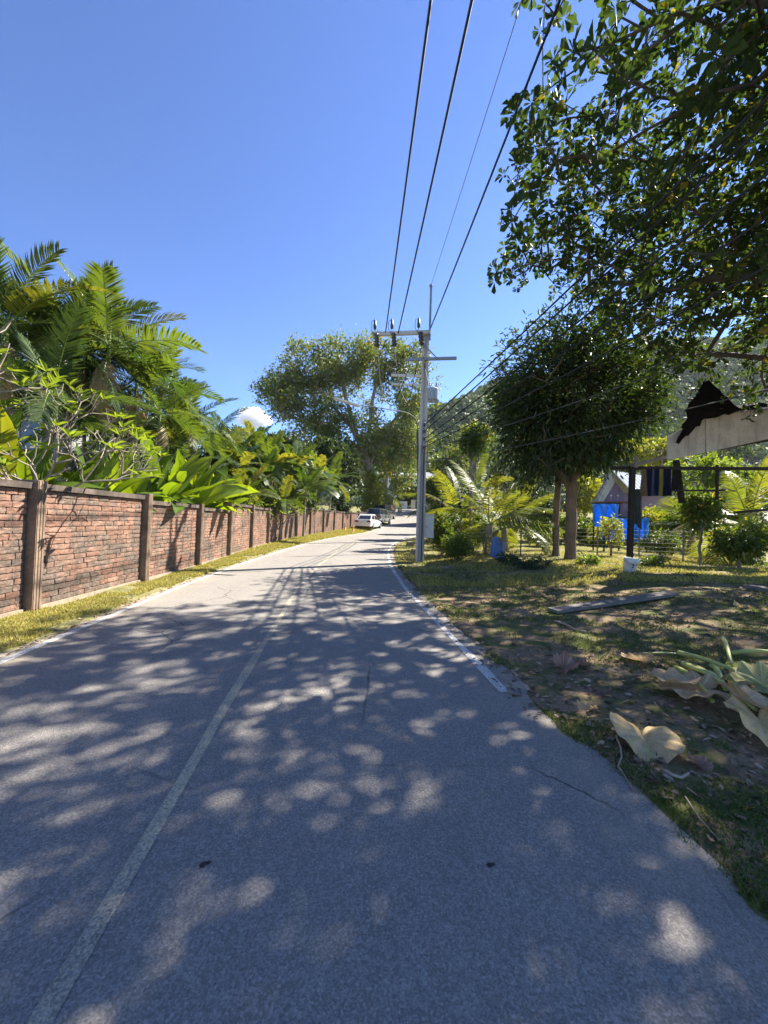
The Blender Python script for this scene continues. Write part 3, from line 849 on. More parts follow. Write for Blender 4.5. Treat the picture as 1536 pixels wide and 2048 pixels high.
# ------------------------------------------------------------------ plants: growth helpers
def skeleton(limbs, pts, step=.45, jit=.10):
    """limbs: polylines (the first starts at the foot); every point of pts becomes a twig tip joined to the nearest wood"""
    N = []; Pa = []
    for li, L in enumerate(limbs):
        L = np.asarray(L, float)
        if li == 0:
            N.append(L[0]); Pa.append(-1); cur = 0
        else:
            cur = int(np.argmin(((np.array(N) - L[0]) ** 2).sum(1)))
            L = np.concatenate([[N[cur]], L[1:]])
        for a, b in zip(L[:-1], L[1:]):
            n = max(1, int(np.linalg.norm(b - a) / step))
            for k in range(1, n + 1):
                p = a + (b - a) * k / n
                if k < n: p = p + rng.normal(0, jit * (.2 if li == 0 else .6), 3) * np.array([1, 1, .6])
                N.append(p); Pa.append(cur); cur = len(N) - 1
    arr = np.zeros((len(N) + len(pts) * 14 + 10, 3)); arr[:len(N)] = N; n = len(N)
    base = arr[:n].copy()
    d0 = np.array([np.min(((base - p) ** 2).sum(1)) for p in pts])
    tips = []
    for i in np.argsort(d0):
        p = pts[i]
        j = int(np.argmin(((arr[:n] - p) ** 2).sum(1)))
        a = arr[j]; d = np.linalg.norm(p - a)
        k = min(12, max(1, int(d / step)))
        cur = j; sag = rng.normal(0, .10, 3) * d
        for s in range(1, k + 1):
            f = s / k
            q = a + (p - a) * f + sag * f * (1 - f) * 2 + (rng.normal(0, jit * .5, 3) if s < k else 0)
            arr[n] = q; Pa.append(cur); cur = n; n += 1
        tips.append(cur)
    return arr[:n], np.array(Pa), np.array(tips)

def wood(mb, N, Pa, tips, rtip, rbase, flare=1.35, minsides=4):
    n = len(N); cnt = np.zeros(n)
    cnt[tips] = 1
    for i in range(n - 1, 0, -1):
        cnt[Pa[i]] += cnt[i]
    cnt = np.maximum(cnt, 1)
    ex = math.log(rbase / rtip) / math.log(max(cnt[0], 2))
    r = rtip * cnt ** ex
    kids = {}
    for i in range(1, n): kids.setdefault(Pa[i], []).append(i)
    main = {p: max(c, key=lambda q: cnt[q]) for p, c in kids.items()}
    starts = [(None, 0)] + [(p, c) for p, cs in kids.items() for c in cs if c != main[p]]
    for p, s in starts:
        ch = ([p] if p is not None else []) + [s]
        while ch[-1] in main: ch.append(main[ch[-1]])
        if len(ch) < 2: continue
        rad = r[ch].copy()
        if p is not None: rad[0] = min(rad[0], rad[1] * 1.25)
        else:
            rad[0] *= flare
        mx = rad.max()
        tube(mb, N[ch], rad, 10 if mx > .15 else (6 if mx > .04 else minsides), cap=False)
    return r

def tip_dirs(N, Pa, tips):
    return unit(N[tips] - N[Pa[tips]])

def blobs(bl, n, inner=.35):
    """n points spread through ellipsoids (cx,cy,cz,rx,ry,rz), thinner at their hearts"""
    bl = np.asarray(bl, float)
    w = bl[:, 3] * bl[:, 4] * bl[:, 5]; w = w ** .8; w /= w.sum()
    k = rng.choice(len(bl), n, p=w)
    v = unit(rng.normal(0, 1, (n, 3))); r = (inner ** 3 + (1 - inner ** 3) * rng.random(n)) ** (1 / 3)
    return bl[k, :3] + v * r[:, None] * bl[k, 3:6]

def spray(mb, T, C, per, spread, L, W, tpl, droop=.3, out=.8, rnd=.7, mi=0):
    n = len(T) * per
    P = np.repeat(T, per, 0) + rng.normal(0, spread, (n, 3))
    O = unit(P - np.asarray(C))
    D = O * out + rng.normal(0, rnd, (n, 3)); D[:, 2] -= droop
    U = rng.normal(0, .55, (n, 3)); U[:, 2] += 1
    s = rng.uniform(.7, 1.2, n)
    leaves(mb, P, D, U, L * s, W * s, tpl, mi)

M_BARK_GREY = barkmat('grey_bark', (.26, .22, .18), (.11, .09, .075))
M_BARK_DARK = barkmat('dark_bark', (.13, .105, .085), (.055, .045, .038))
M_BARK_BROWN = barkmat('brown_bark', (.20, .14, .095), (.075, .055, .04))
M_BARK_PALE = barkmat('pale_bark', (.33, .28, .23), (.19, .155, .125), 9)
M_BARK_PALM = barkmat('ringed_palm_bark', (.30, .26, .20), (.15, .125, .095), 5, True)
GRN_TR = (1.9, 1.7, .5)
L_ALMOND = leafmat('almond_leaf', (.045, .068, .025), (.024, .043, .02), (1.9, 1.95, .5), .42, .55, (.16, .13, .03), .03, .22)
L_MANGO = leafmat('mango_leaf', (.042, .068, .027), (.02, .040, .02), (1.8, 1.8, .4), .34, .42, (.10, .12, .03), .05, .45)
L_RAIN = leafmat('rain_tree_leaf', (.145, .185, .06), (.07, .115, .045), (1.7, 1.6, .6), .4, .5, (.28, .2, .11), .06)
L_PALM = frondmat('palm_leaf', (.105, .150, .045), (.042, .082, .03), (1.9, 1.75, .42), .40, (.165, .175, .05), .10)
L_PALM_D = frondmat('dark_palm_leaf', (.07, .105, .042), (.03, .06, .03), (1.8, 1.7, .45), .36, (.15, .16, .05), .08)
L_COCO = frondmat('coconut_leaf', (.14, .165, .045), (.07, .105, .032), (2.0, 1.8, .4), .42, (.2, .19, .06), .1)
L_PADDLE = leafmat('paddle_leaf', (.13, .20, .03), (.075, .135, .028), (2.3, 2.0, .3), .45, .36, (.16, .19, .04), .07, .4)
L_FRANG = leafmat('frangipani_leaf', (.14, .20, .045), (.09, .14, .04), (2.1, 1.9, .4), .45, .4)
L_SHRUB = leafmat('shrub_leaf', (.10, .155, .04), (.05, .09, .03), (2.0, 1.8, .4), .4, .45, (.25, .21, .06), .05)
L_YEL = leafmat('yellow_green_leaf', (.22, .24, .045), (.13, .17, .04), (1.9, 1.7, .35), .45, .45)
L_DARK = leafmat('dark_shrub_leaf', (.045, .075, .03), (.025, .048, .022), (1.8, 1.6, .4), .3, .42)
L_FAR = leafmat('far_tree_leaf', (.085, .12, .05), (.05, .085, .042), (1.6, 1.5, .5), .3, .6)
L_DRYFROND = leafmat('dry_frond', (.40, .33, .21), (.28, .22, .13), (1.4, 1.2, .8), .3, .6)
M_STALK = simple('green_stalk', (.20, .27, .06), (.12, .18, .045), rough=.4)

# ---- the big almond tree overhead, its trunk out of view to the right
_by = [-400, 0, 40, 90, 150, 195, 250, 330, 400, 450, 500, 560, 585, 600, 640, 690, 740, 800, 900]
_bx = [1000, 1035, 1085, 1030, 1030, 990, 1020, 1015, 1025, 1010, 985, 990, 1080, 1150, 1215, 1250, 1330, 1400, 1600]
FOOT = Vector((9.8, 5.0, gz(9.8, 5.0)))
pts = blobs([(8.5, 6.8, 8.6, 7.4, 7.6, 3.6), (5.0, 8.5, 7.6, 3.4, 4.5, 2.4), (10, 8, 6.4, 5, 6, 2.2), (6, 4.5, 8.5, 4.4, 5, 2.6), (9.5, 9.5, 10, 5, 5, 3.2)], 9600, .2)
qx, qy, qw = proj(pts)
keep = (qw > .3) & (qx > np.interp(qy, _by, _bx) + rng.normal(0, 12, len(pts))) | ((qw <= .3) & (pts[:, 0] > 2.5))
keep &= pts[:, 2] > 3.6
# thinner towards its rim and in patches, so that light falls through
dens = vnoise(pts[:, 0] * .55 + 3, pts[:, 1] * .55 + pts[:, 2] * .35, 21)
keep &= rng.random(len(pts)) < np.clip(.34 + 1.3 * (dens - .22), .16, 1)
pts = pts[keep][:2200]
pts = np.concatenate([pts, blobs([(7.4, 5.6, 8.9, 2.6, 2.0, 1.9), (8.6, 5.2, 9.0, 2.2, 1.8, 1.9)], 190, .2)])  # extra twig tips out of view, added to close light gaps on the near ground
limbs = [[FOOT - Vector((0, 0, .3)), FOOT + Vector((-.1, .1, 1.5)), FOOT + Vector((-.4, .3, 3.2)), FOOT + Vector((-.6, .5, 5.0)), FOOT + Vector((-.5, .8, 7.2)), FOOT + Vector((-.2, 1, 9.6))],
         [FOOT + Vector((-.5, .4, 4.2)), (8.3, 6.2, 5.5), (7.0, 7.2, 6.4), (6.0, 8.2, 6.7), (5.1, 8.9, 7.3)],
         [FOOT + Vector((-.6, .5, 5.2)), (8.0, 4.5, 7.0), (6.8, 4.2, 7.9), (5.4, 4.7, 8.2), (4.4, 5.2, 8.9)],
         [FOOT + Vector((-.4, .3, 3.4)), (9.3, 7.2, 5.2), (9.0, 8.6, 5.4), (8.2, 9.8, 6.1)],
         [FOOT + Vector((-.5, .8, 7.2)), (7.4, 6.8, 9.2), (5.8, 7.6, 10.2)], [FOOT + Vector((-.5, .6, 5.6)), (12, 8, 7.4), (13.6, 10, 8.4)],
         [FOOT + Vector((-.5, .7, 6.6)), (9.5, 2.6, 8.6), (8.6, .4, 9.4)], [FOOT + Vector((-.4, .8, 8)), (9.6, 9, 10.4), (9, 11.4, 11.4)]]
N, Pa, tips = skeleton([[np.array(p) for p in l] for l in limbs], pts, .5, .12)
almond = thing('almond_tree', FOOT, 'large broad-leaved almond tree overhanging the road, its leaves in whorls', 'tree')
m = MB(); wood(m, N, Pa, tips, .009, .21); obj('trunk', m, M_BARK_DARK, almond, smooth_=True)
m = MB()
A = tip_dirs(N, Pa, tips); A[:, 2] += .35; A = unit(A); T = N[tips]
W_P = [T]; W_A = [A]
for k in range(2):                                    # side spurs, each with its own whorl
    off = rng.normal(0, .22, T.shape)
    W_P.append(T + off); a2 = A * .5 + unit(off) * .7; a2[:, 2] += .3; W_A.append(unit(a2))
W_P = np.concatenate(W_P); W_A = np.concatenate(W_A)
px_, py_, w_ = proj(W_P)
ok = (w_ <= .3) | (px_ > np.interp(py_, _by, _bx) - 18)
W_P, W_A = W_P[ok], W_A[ok]
per = 8
P = np.repeat(W_P, per, 0); AXS = np.repeat(W_A, per, 0)
ref = unit(np.cross(AXS, np.tile([.3, .2, .9], (len(P), 1)))); B2 = np.cross(AXS, ref)
ang = np.tile(np.linspace(0, 2 * np.pi, per, endpoint=False), len(W_P)) + np.repeat(rng.uniform(0, 6, len(W_P)), per) + rng.normal(0, .25, len(P))
D = AXS * rng.uniform(.05, .75, len(P))[:, None] + ref * np.cos(ang)[:, None] + B2 * np.sin(ang)[:, None]
D[:, 2] -= .15
sz = rng.uniform(.5, 1.2, len(P)) * np.repeat(rng.uniform(.75, 1.15, len(W_P)), per); L = .195 * sz
leaves(m, P + unit(D) * .02, D, AXS + rng.normal(0, .2, AXS.shape), L, L * .52, T_OBOV)
obj('crown', m, L_ALMOND, almond)
ALMOND_TIPS = W_P

# ---- round dark mango tree beyond it
MF = foot(1142, 14.4)
def canopy_tree(name, label, foot_, limbs, pts, rtip, rbase, bark, leaf, per, spread, L, W, tpl, droop=.3, out=.8, rnd=.7, step=.5, cat='tree', group=None, C=None, extra=None):
    N, Pa, tips = skeleton([[np.array(p, float) for p in l] for l in limbs], pts, step, .1)
    root = thing(name, foot_, label, cat, group)
    m = MB(); wood(m, N, Pa, tips, rtip, rbase); obj('trunk', m, bark, root, smooth_=True)
    m = MB(); C = np.mean(pts, 0) if C is None else C
    spray(m, N[tips], C, per, spread, L, W, tpl, droop, out, rnd)
    if extra is not None: extra(m, C)
    obj('crown', m, leaf, root)
    return root
c0 = at(1135, 810, 14.4)
bl = [(c0.x + .1, c0.y, c0.z + .2, 2.6, 2.7, 2.7), (c0.x - 1.9, c0.y + .2, c0.z - .2, 1.2, 1.4, 1.3), (c0.x + .3, c0.y, c0.z + 2.3, 1.4, 1.5, 1.0), (c0.x + 2.5, c0.y, c0.z - .2, 1.1, 1.3, 1.0), (c0.x - .9, c0.y - .3, c0.z + 1.0, 2.0, 2.2, 2.1), (c0.x + 1.2, c0.y, c0.z + .5, 2.2, 2.2, 1.9), (c0.x - .9, c0.y, c0.z - 1.5, 1.6, 2.0, 1.5), (c0.x + .8, c0.y - .2, c0.z - 1.4, 1.7, 1.9, 1.3)]
pts = blobs(bl, 780, .35)
canopy_tree('mango_tree', 'dense round dark green mango tree standing on the dry lawn', MF,
            [[MF - Vector((0, 0, .2)), MF + Vector((.02, 0, 1.2)), MF + Vector((.05, .1, 2.6)), MF + Vector((0, .1, 4.2)), MF + Vector((-.1, 0, 6.2))],
             [MF + Vector((.05, .1, 2.6)), MF + Vector((-1.2, .2, 4.6)), MF + Vector((-1.9, 0, 6))], [MF + Vector((.05, .1, 3)), MF + Vector((1.4, -.2, 4.8)), MF + Vector((2, 0, 6))]],
            pts, .012, .20, M_BARK_BROWN, L_MANGO, 31, .24, .24, .062, T_LANCE, .45, .9, .6, .4)
# slim trunk next to it
F2 = foot(1113, 15.6); c2 = F2 + Vector((.1, 0, 5.0))
canopy_tree('slim_mango_tree', 'slim straight tree trunk standing just behind the thick mango trunk', F2,
            [[F2 - Vector((0, 0, .2)), F2 + Vector((-.03, 0, 1.5)), F2 + Vector((.05, 0, 3.4)), F2 + Vector((0, .1, 5))]],
            blobs([(c2.x, c2.y, c2.z, 1.4, 1.3, 1.7)], 70), .012, .125, M_BARK_BROWN, L_MANGO, 22, .22, .22, .06, T_LANCE)

# ---- spreading rain tree far behind the wall
RF = Vector((-2.6, 52, gz(-2.6, 52)))
def rp(px, py, d=52): return np.array(at(px, py, d))
def rb(px, py, rx, rz, d=52, ry=4.5):
    p = at(px, py, d); return (p.x, p.y, p.z, rx / 768 * d, ry, rz / 768 * d)
bl = [rb(590, 800, 62, 55, 50), rb(620, 735, 55, 45, 51), rb(690, 712, 58, 42, 52), rb(765, 712, 52, 40, 52), rb(830, 770, 46, 45, 53), rb(720, 780, 70, 50, 54), rb(650, 830, 60, 45, 51),
      rb(790, 830, 55, 40, 53), rb(560, 800, 36, 40, 49), rb(845, 845, 28, 45, 53), rb(700, 860, 50, 30, 50), rb(850, 800, 30, 60, 54), rb(545, 770, 28, 26, 49), rb(820, 730, 40, 40, 54), rb(840, 870, 34, 30, 54), rb(640, 790, 60, 40, 54), rb(760, 900, 50, 40, 54), rb(690, 920, 50, 40, 53), rb(800, 930, 36, 50, 56), rb(620, 870, 50, 34, 50)]
pts = blobs(bl, 1650, .42)
pts = pts[rng.random(len(pts)) < np.clip((vnoise(pts[:, 0] * .38, pts[:, 2] * .38, 8) - .25) * 2.6, .04, 1)]
canopy_tree('rain_tree', 'tall wide-crowned rain tree with open branches behind the wall', RF,
            [[RF - Vector((0, 0, .3)), RF + Vector((.2, 0, 3)), rp(738, 930), rp(728, 880)],
             [rp(738, 930), rp(700, 850, 51), rp(640, 780, 51), rp(600, 760, 50)], [rp(735, 915), rp(690, 790, 52), rp(680, 720, 52)],
             [rp(732, 895), rp(745, 800, 52), rp(765, 715, 52)], [rp(738, 925), rp(780, 850, 53), rp(830, 790, 53)], [rp(738, 930), rp(660, 880, 50), rp(580, 830, 49)]],
            pts, .035, .48, M_BARK_GREY, L_RAIN, 44, .5, .42, .24, T_DIAMOND, .1, .7, .8, 1.4, C=np.array(rp(710, 830)))

# ---- palms
def frond_mesh(name, L, pairs, lf, wf, mat, bend, vee, droop, fwd=.9, seed=1, rach=.016, start=.14):
    g = np.random.default_rng(seed); m = MB()
    t = np.linspace(0, 1, 12); a = -bend * t ** 1.3
    x = np.concatenate([[0], np.cumsum(np.cos((a[1:] + a[:-1]) / 2))]) * L / 11; z = np.concatenate([[0], np.cumsum(np.sin((a[1:] + a[:-1]) / 2))]) * L / 11
    yb = g.normal(0, .04) * L * t ** 2
    path = np.stack([x, yb, z], -1)
    tube(m, path, rach * (1.15 - t), 4, 1)
    T, _, _ = frames(path)
    for s in (-1, 1):
        tt = np.linspace(start, .995, pairs) + g.normal(0, .004, pairs)
        P = np.stack([np.interp(tt, t, path[:, c]) for c in range(3)], -1)
        Tt = unit(np.stack([np.interp(tt, t, T[:, c]) for c in range(3)], -1))
        side = np.array([0, s, 0.0]); up = np.stack([-Tt[:, 2], 0 * tt, Tt[:, 0]], -1)
        f = (fwd * (.55 + .9 * tt))[:, None]
        D = Tt * f + side * 1.0 + up * vee + g.normal(0, .07, (pairs, 3))
        D = unit(D); ln = lf * (np.sin(np.pi * (.16 + .76 * tt)) ** .7) * g.uniform(.88, 1.1, pairs)
        Wd = wf * g.uniform(.85, 1.15, pairs)
        S = unit(np.cross(up, D)); k = pairs
        mid = P + D * ln[:, None] * .5; tip = P + D * ln[:, None]
        mid[:, 2] -= droop * ln * .16; tip[:, 2] -= droop * ln * .62; tip -= (D * ln[:, None] * .12 * droop)
        V = np.stack([P - S * Wd[:, None] * .25, P + S * Wd[:, None] * .25, mid + S * Wd[:, None] * .5, mid - S * Wd[:, None] * .5, tip], 1).reshape(-1, 3)
        o = (np.arange(k) * 5)[:, None]
        m.add(V, np.array([[0, 1, 2, 3]]) + o, 0)
        m.F.append((np.array([[3, 2, 4]]) + o + m.n - len(V), 0))
    return m.mesh(name, [mat, M_STALK])
FR_ARECA = [frond_mesh('frond', 2.3, 40, .62, .046, L_PALM, b, .45, .35, .8, 30 + i) for i, b in enumerate((.55, .85, 1.15))]
FR_ARECA_D = [frond_mesh('frond', 2.3, 38, .62, .045, L_PALM_D, b, .35, .55, .8, 40 + i) for i, b in enumerate((.7, 1.0, 1.35))]
FR_COCO = [frond_mesh('frond', 3.0, 44, .72, .05, L_COCO, b, .10, .75, .75, 50 + i, .022, .2) for i, b in enumerate((.7, 1.1, 1.5))]
FR_SHORT = [frond_mesh('frond', 1.5, 17, .42, .10, L_PALM, b, .3, .3, .9, 60 + i) for i, b in enumerate((.6, .9, 1.2))]
FR_DRY = [frond_mesh('frond', 2.0, 26, .5, .05, L_DRYFROND, 1.6, -.2, 1.0, .7, 70, .016)]

def palm(name, label, x, y, h, nf, meshes, fl=1.0, r=.06, lean=(0, 0), shaft=True, dry=0, el=(75, -5), seed=0, group=None, trunk_z=None, az=None):
    g = np.random.default_rng(900 + seed)
    b = Vector((x, y, gz(x, y))); root = thing(name, b, label, 'palm', group)
    t = np.linspace(0, 1, 9)
    topv = np.array([lean[0], lean[1], h])
    path = np.array(b)[None] + t[:, None] * topv[None] + (np.sin(t * np.pi) * .06)[:, None] * np.array([lean[1] - .3, lean[0] + .2, 0])[None] * h * .2
    path[0, 2] -= .2
    rad = r * (1.15 - .3 * t) * (1 + .05 * np.sin(np.arange(9) * 2.2)); rad[0] *= 1.3
    m = MB(); tube(m, path, rad, 9); obj('trunk', m, M_BARK_PALM, root, smooth_=True)
    loc = Vector(topv)
    if shaft:
        m = MB(); tube(m, [path[-1], path[-1] + np.array([0, 0, .35]), path[-1] + np.array([0, 0, .75])], [r * .95, r * 1.05, r * .5], 8); obj('crownshaft', m, M_STALK, root, smooth_=True)
        loc = loc + Vector((0, 0, .55))
    for k in range(nf):
        f = (k + .5) / nf
        e = R(el[0] + (el[1] - el[0]) * f ** .9 + g.normal(0, 6)); a = k * 2.39996 + g.normal(0, .18) + seed
        if az is not None: a = az[k % len(az)]
        me = meshes[min(2, int(f * 3)) if len(meshes) == 3 else 0]
        inst('frond', me, root, loc, Matrix(Matrix.Rotation(a, 3, 'Z') @ Matrix.Rotation(-e, 3, 'Y') @ Matrix.Rotation(g.normal(0, .35), 3, 'X')).to_euler(), fl * g.uniform(.85, 1.12))
    for k in range(dry):
        a = g.uniform(0, 6.28)
        inst('dead_frond', FR_DRY[0], root, loc - Vector((0, 0, .2)), Matrix(Matrix.Rotation(a, 3, 'Z') @ Matrix.Rotation(R(50), 3, 'Y')).to_euler(), fl * .9)
    return root
# (x, y, trunk height, fronds, mesh, scale, label)
def px_x(px, d): return at(px, 1030, d).x
PALMS = [
 (px_x(10, 8.8), 8.8, 5.1, 12, 'A', 1.05, 'tall palm with yellowing fronds at the top corner of the palm clump', .06),
 (px_x(75, 9.6), 9.6, 5.0, 11, 'D', 1.0, 'dark palm rising behind the yellowing one, above the grey house', .06),
 (px_x(200, 10.2), 10.2, 5.3, 12, 'A', 1.05, 'palm with two big fronds standing highest against the blue sky', .055),
 (px_x(130, 10.8), 10.8, 4.6, 10, 'D', 1.0, 'dark palm between the two tallest palms of the clump', .055),
 (px_x(242, 11.8), 11.8, 5.0, 11, 'A', .9, 'slender palm third along the clump, right of the tallest fronds', .05),
 (px_x(285, 12.8), 12.8, 5.0, 11, 'A', .95, 'slender palm at the middle slope of the clump skyline', .05),
 (px_x(180, 11.0), 11.0, 3.0, 10, 'D', .9, 'low dark palm in front of the house veranda', .05),
 (px_x(330, 14.6), 14.6, 4.4, 11, 'D', .95, 'palm with drooping dark fronds before the skyline dips', .05),
 (px_x(365, 16.0), 16.0, 4.7, 11, 'A', .95, 'palm at the right shoulder of the palm clump', .055),
 (px_x(320, 13.2), 13.2, 2.6, 9, 'D', .85, 'short palm behind the paddle-leaved plants', .05),
 (px_x(408, 18.0), 18.0, 4.3, 11, 'D', .95, 'feathery palm next to the small white cloud', .055),
 (px_x(445, 21.0), 21.0, 4.2, 11, 'D', 1.0, 'palm below the small white cloud', .055),
 (px_x(118, 9.9), 9.9, 5.5, 12, 'A', 1.0, 'palm filling the skyline between the near and the highest crowns', .055),
 (px_x(165, 11.2), 11.2, 5.6, 11, 'D', .95, 'dark palm just behind the highest fronds', .055),
 (px_x(305, 11.9), 11.9, 4.0, 11, 'A', .85, 'slender palm in front of the skyline slope', .05),
 (px_x(345, 13.6), 13.6, 3.4, 10, 'A', .9, 'lower palm where the clump meets the paddle plants', .05),
 (px_x(60, 7.8), 7.8, 3.2, 9, 'D', .85, 'low palm drooping over the frangipani at the near wall end', .05),
 (px_x(500, 25.0), 25.0, 5.2, 15, 'S', 1.5, 'stout palm with broad leaflets under the rain tree edge', .07),
 (px_x(540, 24.0), 24.0, 4.6, 15, 'S', 1.45, 'broad-leaflet palm leaning out from the dark thicket', .07),
 (px_x(470, 20.0), 20.0, 3.9, 15, 'S', 1.35, 'low broad-leaflet palm behind the paddle plants', .06),
 (px_x(585, 27.0), 27.0, 4.7, 15, 'S', 1.5, 'bright yellow-green broad-leaflet palm, tallest over the middle wall', .07),
 (px_x(630, 29.0), 29.0, 4.3, 15, 'S', 1.5, 'bright yellow-green broad-leaflet palm toward the parked cars', .07),
 (px_x(520, 22.5), 22.5, 3.6, 15, 'S', 1.4, 'broad-leaflet palm pressed between its taller neighbours', .07),
 (px_x(608, 25.5), 25.5, 3.2, 14, 'S', 1.4, 'broad-leaflet palm in front of the tallest of its kind', .07),
 (px_x(655, 33.0), 33.0, 4.2, 15, 'S', 1.7, 'last broad-leaflet palm before the rain tree trunk', .08),
 (px_x(490, 19.0), 19.0, 2.4, 13, 'S', 1.2, 'low broad-leaflet palm at the end of the paddle plants', .06),
 (px_x(560, 21.5), 21.5, 2.2, 10, 'S', 1.2, 'small broad-leaflet palm just above the middle wall', .06),
]
KM = {'A': FR_ARECA, 'D': FR_ARECA_D, 'S': FR_SHORT, 'C': FR_COCO}
for k, (x, y, h, nf, kind, fl, lab, r) in enumerate(PALMS):
    palm('garden_palm', lab, x, y, h, nf, KM[kind], fl, r, (rng.normal(0, .2), rng.normal(0, .2)), kind != 'S', 2 if kind == 'A' and k % 2 == 0 else 0, (78, -12) if kind != 'S' else (80, -5), k, 'palms behind the wall')
# coconut palms on the lawn
COCO = [(px_x(978, 17.0), 17.0, 1.3, 11, 1.0, .16, 'young coconut palm with thick brown trunk left of the blue board', 3), (px_x(1012, 17.8), 17.8, 1.1, 11, 1.0, .15, 'young coconut palm with upright fronds behind the blue board', 5),
        (px_x(915, 24), 24, 1.8, 11, 1.1, .16, 'coconut palm in the shade behind the lawn palms', 8), (px_x(1500, 14.5), 14.5, 1.5, 11, 1.05, .15, 'coconut palm behind the ragged shelter at the picture edge', 11),
        (px_x(1385, 19), 19, 1.4, 10, 1.0, .14, 'small coconut palm behind the hanging cloths', 13), (px_x(950, 30), 30, 3.5, 12, 1.2, .15, 'tall far coconut palm beneath the hill', 15),
        (px_x(785, 58), 58, 2.2, 11, 1.3, .16, 'far palm at the road bend by the last wall posts', 17), (px_x(772, 56), 56, 2.6, 11, 1.2, .15, 'far palm hugging the wall where the road bends', 19)]
for x, y, h, nf, fl, r, lab, sd in COCO:
    palm('coconut_palm', lab, x, y, h, nf, FR_COCO, fl, r, (rng.normal(0, .1), rng.normal(0, .1)), False, 1, (82, -8), sd, 'coconut palms')

# ---- paddle-leaved plants on top of the wall
def paddle_mesh(name, L, W, mat, bend, seed, stalk=.22, n=9):
    g = np.random.default_rng(seed); m = MB()
    t = np.linspace(0, 1, n); a = R(0) - bend * t ** 1.6
    x = np.concatenate([[0], np.cumsum(np.cos(a[1:]))]) * L / (n - 1); z = np.concatenate([[0], np.cumsum(np.sin(a[1:]))]) * L / (n - 1)
    s = np.clip((t - stalk) / (1 - stalk), 0, 1)
    w = W / 2 * (np.sin(np.pi * np.clip(s, 0, 1) ** .8) ** .65); w[t <= stalk] = .012; w[-1] = .004
    V = []
    for k in range(n):
        wv = .012 * math.sin(k * 2.1 + seed) + g.normal(0, .006)
        nx, nz = -math.sin(a[k]), math.cos(a[k])
        up = .30 * w[k]
        V += [[x[k] + nx * (up + wv), -w[k], z[k] + nz * (up + wv)], [x[k] + nx * up * .45, -w[k] * .5, z[k] + nz * up * .45], [x[k], 0, z[k]],
              [x[k] + nx * up * .45, w[k] * .5, z[k] + nz * up * .45], [x[k] + nx * (up - wv), w[k], z[k] + nz * (up - wv)]]
    F = [(k * 5 + j, k * 5 + j + 1, k * 5 + j + 6, k * 5 + j + 5) for k in range(n - 1) for j in range(4)]
    m.add(np.array(V), F, 0)
    tube(m, np.stack([x, 0 * x, z - .006], -1), .013 * (1.1 - t), 4, 1)
    return m.mesh(name, [mat, M_STALK], True)
PAD = [paddle_mesh('leaf', 1.5, .33, L_PADDLE, b, 80 + i) for i, b in enumerate((.2, .5, .9, 1.3))]
def paddle_plant(label, x, y, n, sc, z0=None, seed=0, el=(84, 30), name='paddle_leaf_plant'):
    g = np.random.default_rng(700 + seed)
    b = Vector((x, y, gz(x, y) if z0 is None else z0)); root = thing(name, b, label, 'plant', 'paddle-leaved plants behind the wall')
    m = MB()
    for k in range(3): tube(m, [np.array(b) + g.normal(0, .05, 3) * [1, 1, 0] - [0, 0, .1], np.array(b) + g.normal(0, .06, 3) * [1, 1, 0] + [0, 0, .3]], [.06, .045], 6)
    obj('stem', m, M_STALK, root)
    n = int(n * 1.35)
    for k in range(n):
        f = (k + .5) / n
        inst('leaf', PAD[min(3, int(f * 4))], root, (g.normal(0, .06), g.normal(0, .06), g.uniform(.1, .3)),
             Matrix(Matrix.Rotation(k * 2.4 + g.normal(0, .3) + seed, 3, 'Z') @ Matrix.Rotation(-R(el[0] + (el[1] - el[0]) * f + g.normal(0, 6)), 3, 'Y') @ Matrix.Rotation(g.normal(0, .8), 3, 'X')).to_euler(), sc * g.uniform(.8, 1.15))
PADS = [(-22, 6.9, 9, 1.35, 'huge yellow-green leaves cut off by the picture edge above the wall'), (60, 7.6, 10, 1.0, 'low pale paddle leaves under the frangipani near the wall end'),
        (185, 8.6, 10, 1.1, 'paddle leaves low behind the frangipani stems'), (250, 9.8, 12, 1.15, 'yellow-green paddle leaves just above the first step of the wall'),
        (330, 10.9, 14, 1.45, 'large paddle leaves fanned tall over the wall step'), (378, 12.3, 14, 1.5, 'broad fan of bright paddle leaves, the tallest clump'),
        (425, 13.8, 13, 1.4, 'fan of yellowish paddle leaves at the clump end'), (462, 15.5, 11, 1.2, 'paddle leaves with orange tint above the raised wall panel'),
        (300, 11.5, 12, 1.2, 'paddle leaves in the second row behind the wall'), (405, 14.8, 12, 1.35, 'darker paddle leaves behind the bright fan'),
        (520, 19.5, 9, .9, 'small upright paddle leaves over the middle wall'), (625, 29, 9, 1.1, 'upright paddle leaves above the far wall'),
        (130, 8.9, 9, 1.0, 'paddle leaves half hidden at the foot of the near palms')]
for k, (px, d, n, sc, lab) in enumerate(PADS):
    paddle_plant(lab, min(px_x(px, d), float(np.interp(d, WP[:, 1], WP[:, 0])) - .85), d, n, sc * 1.08, 1.1 + gz(-6, d), k)

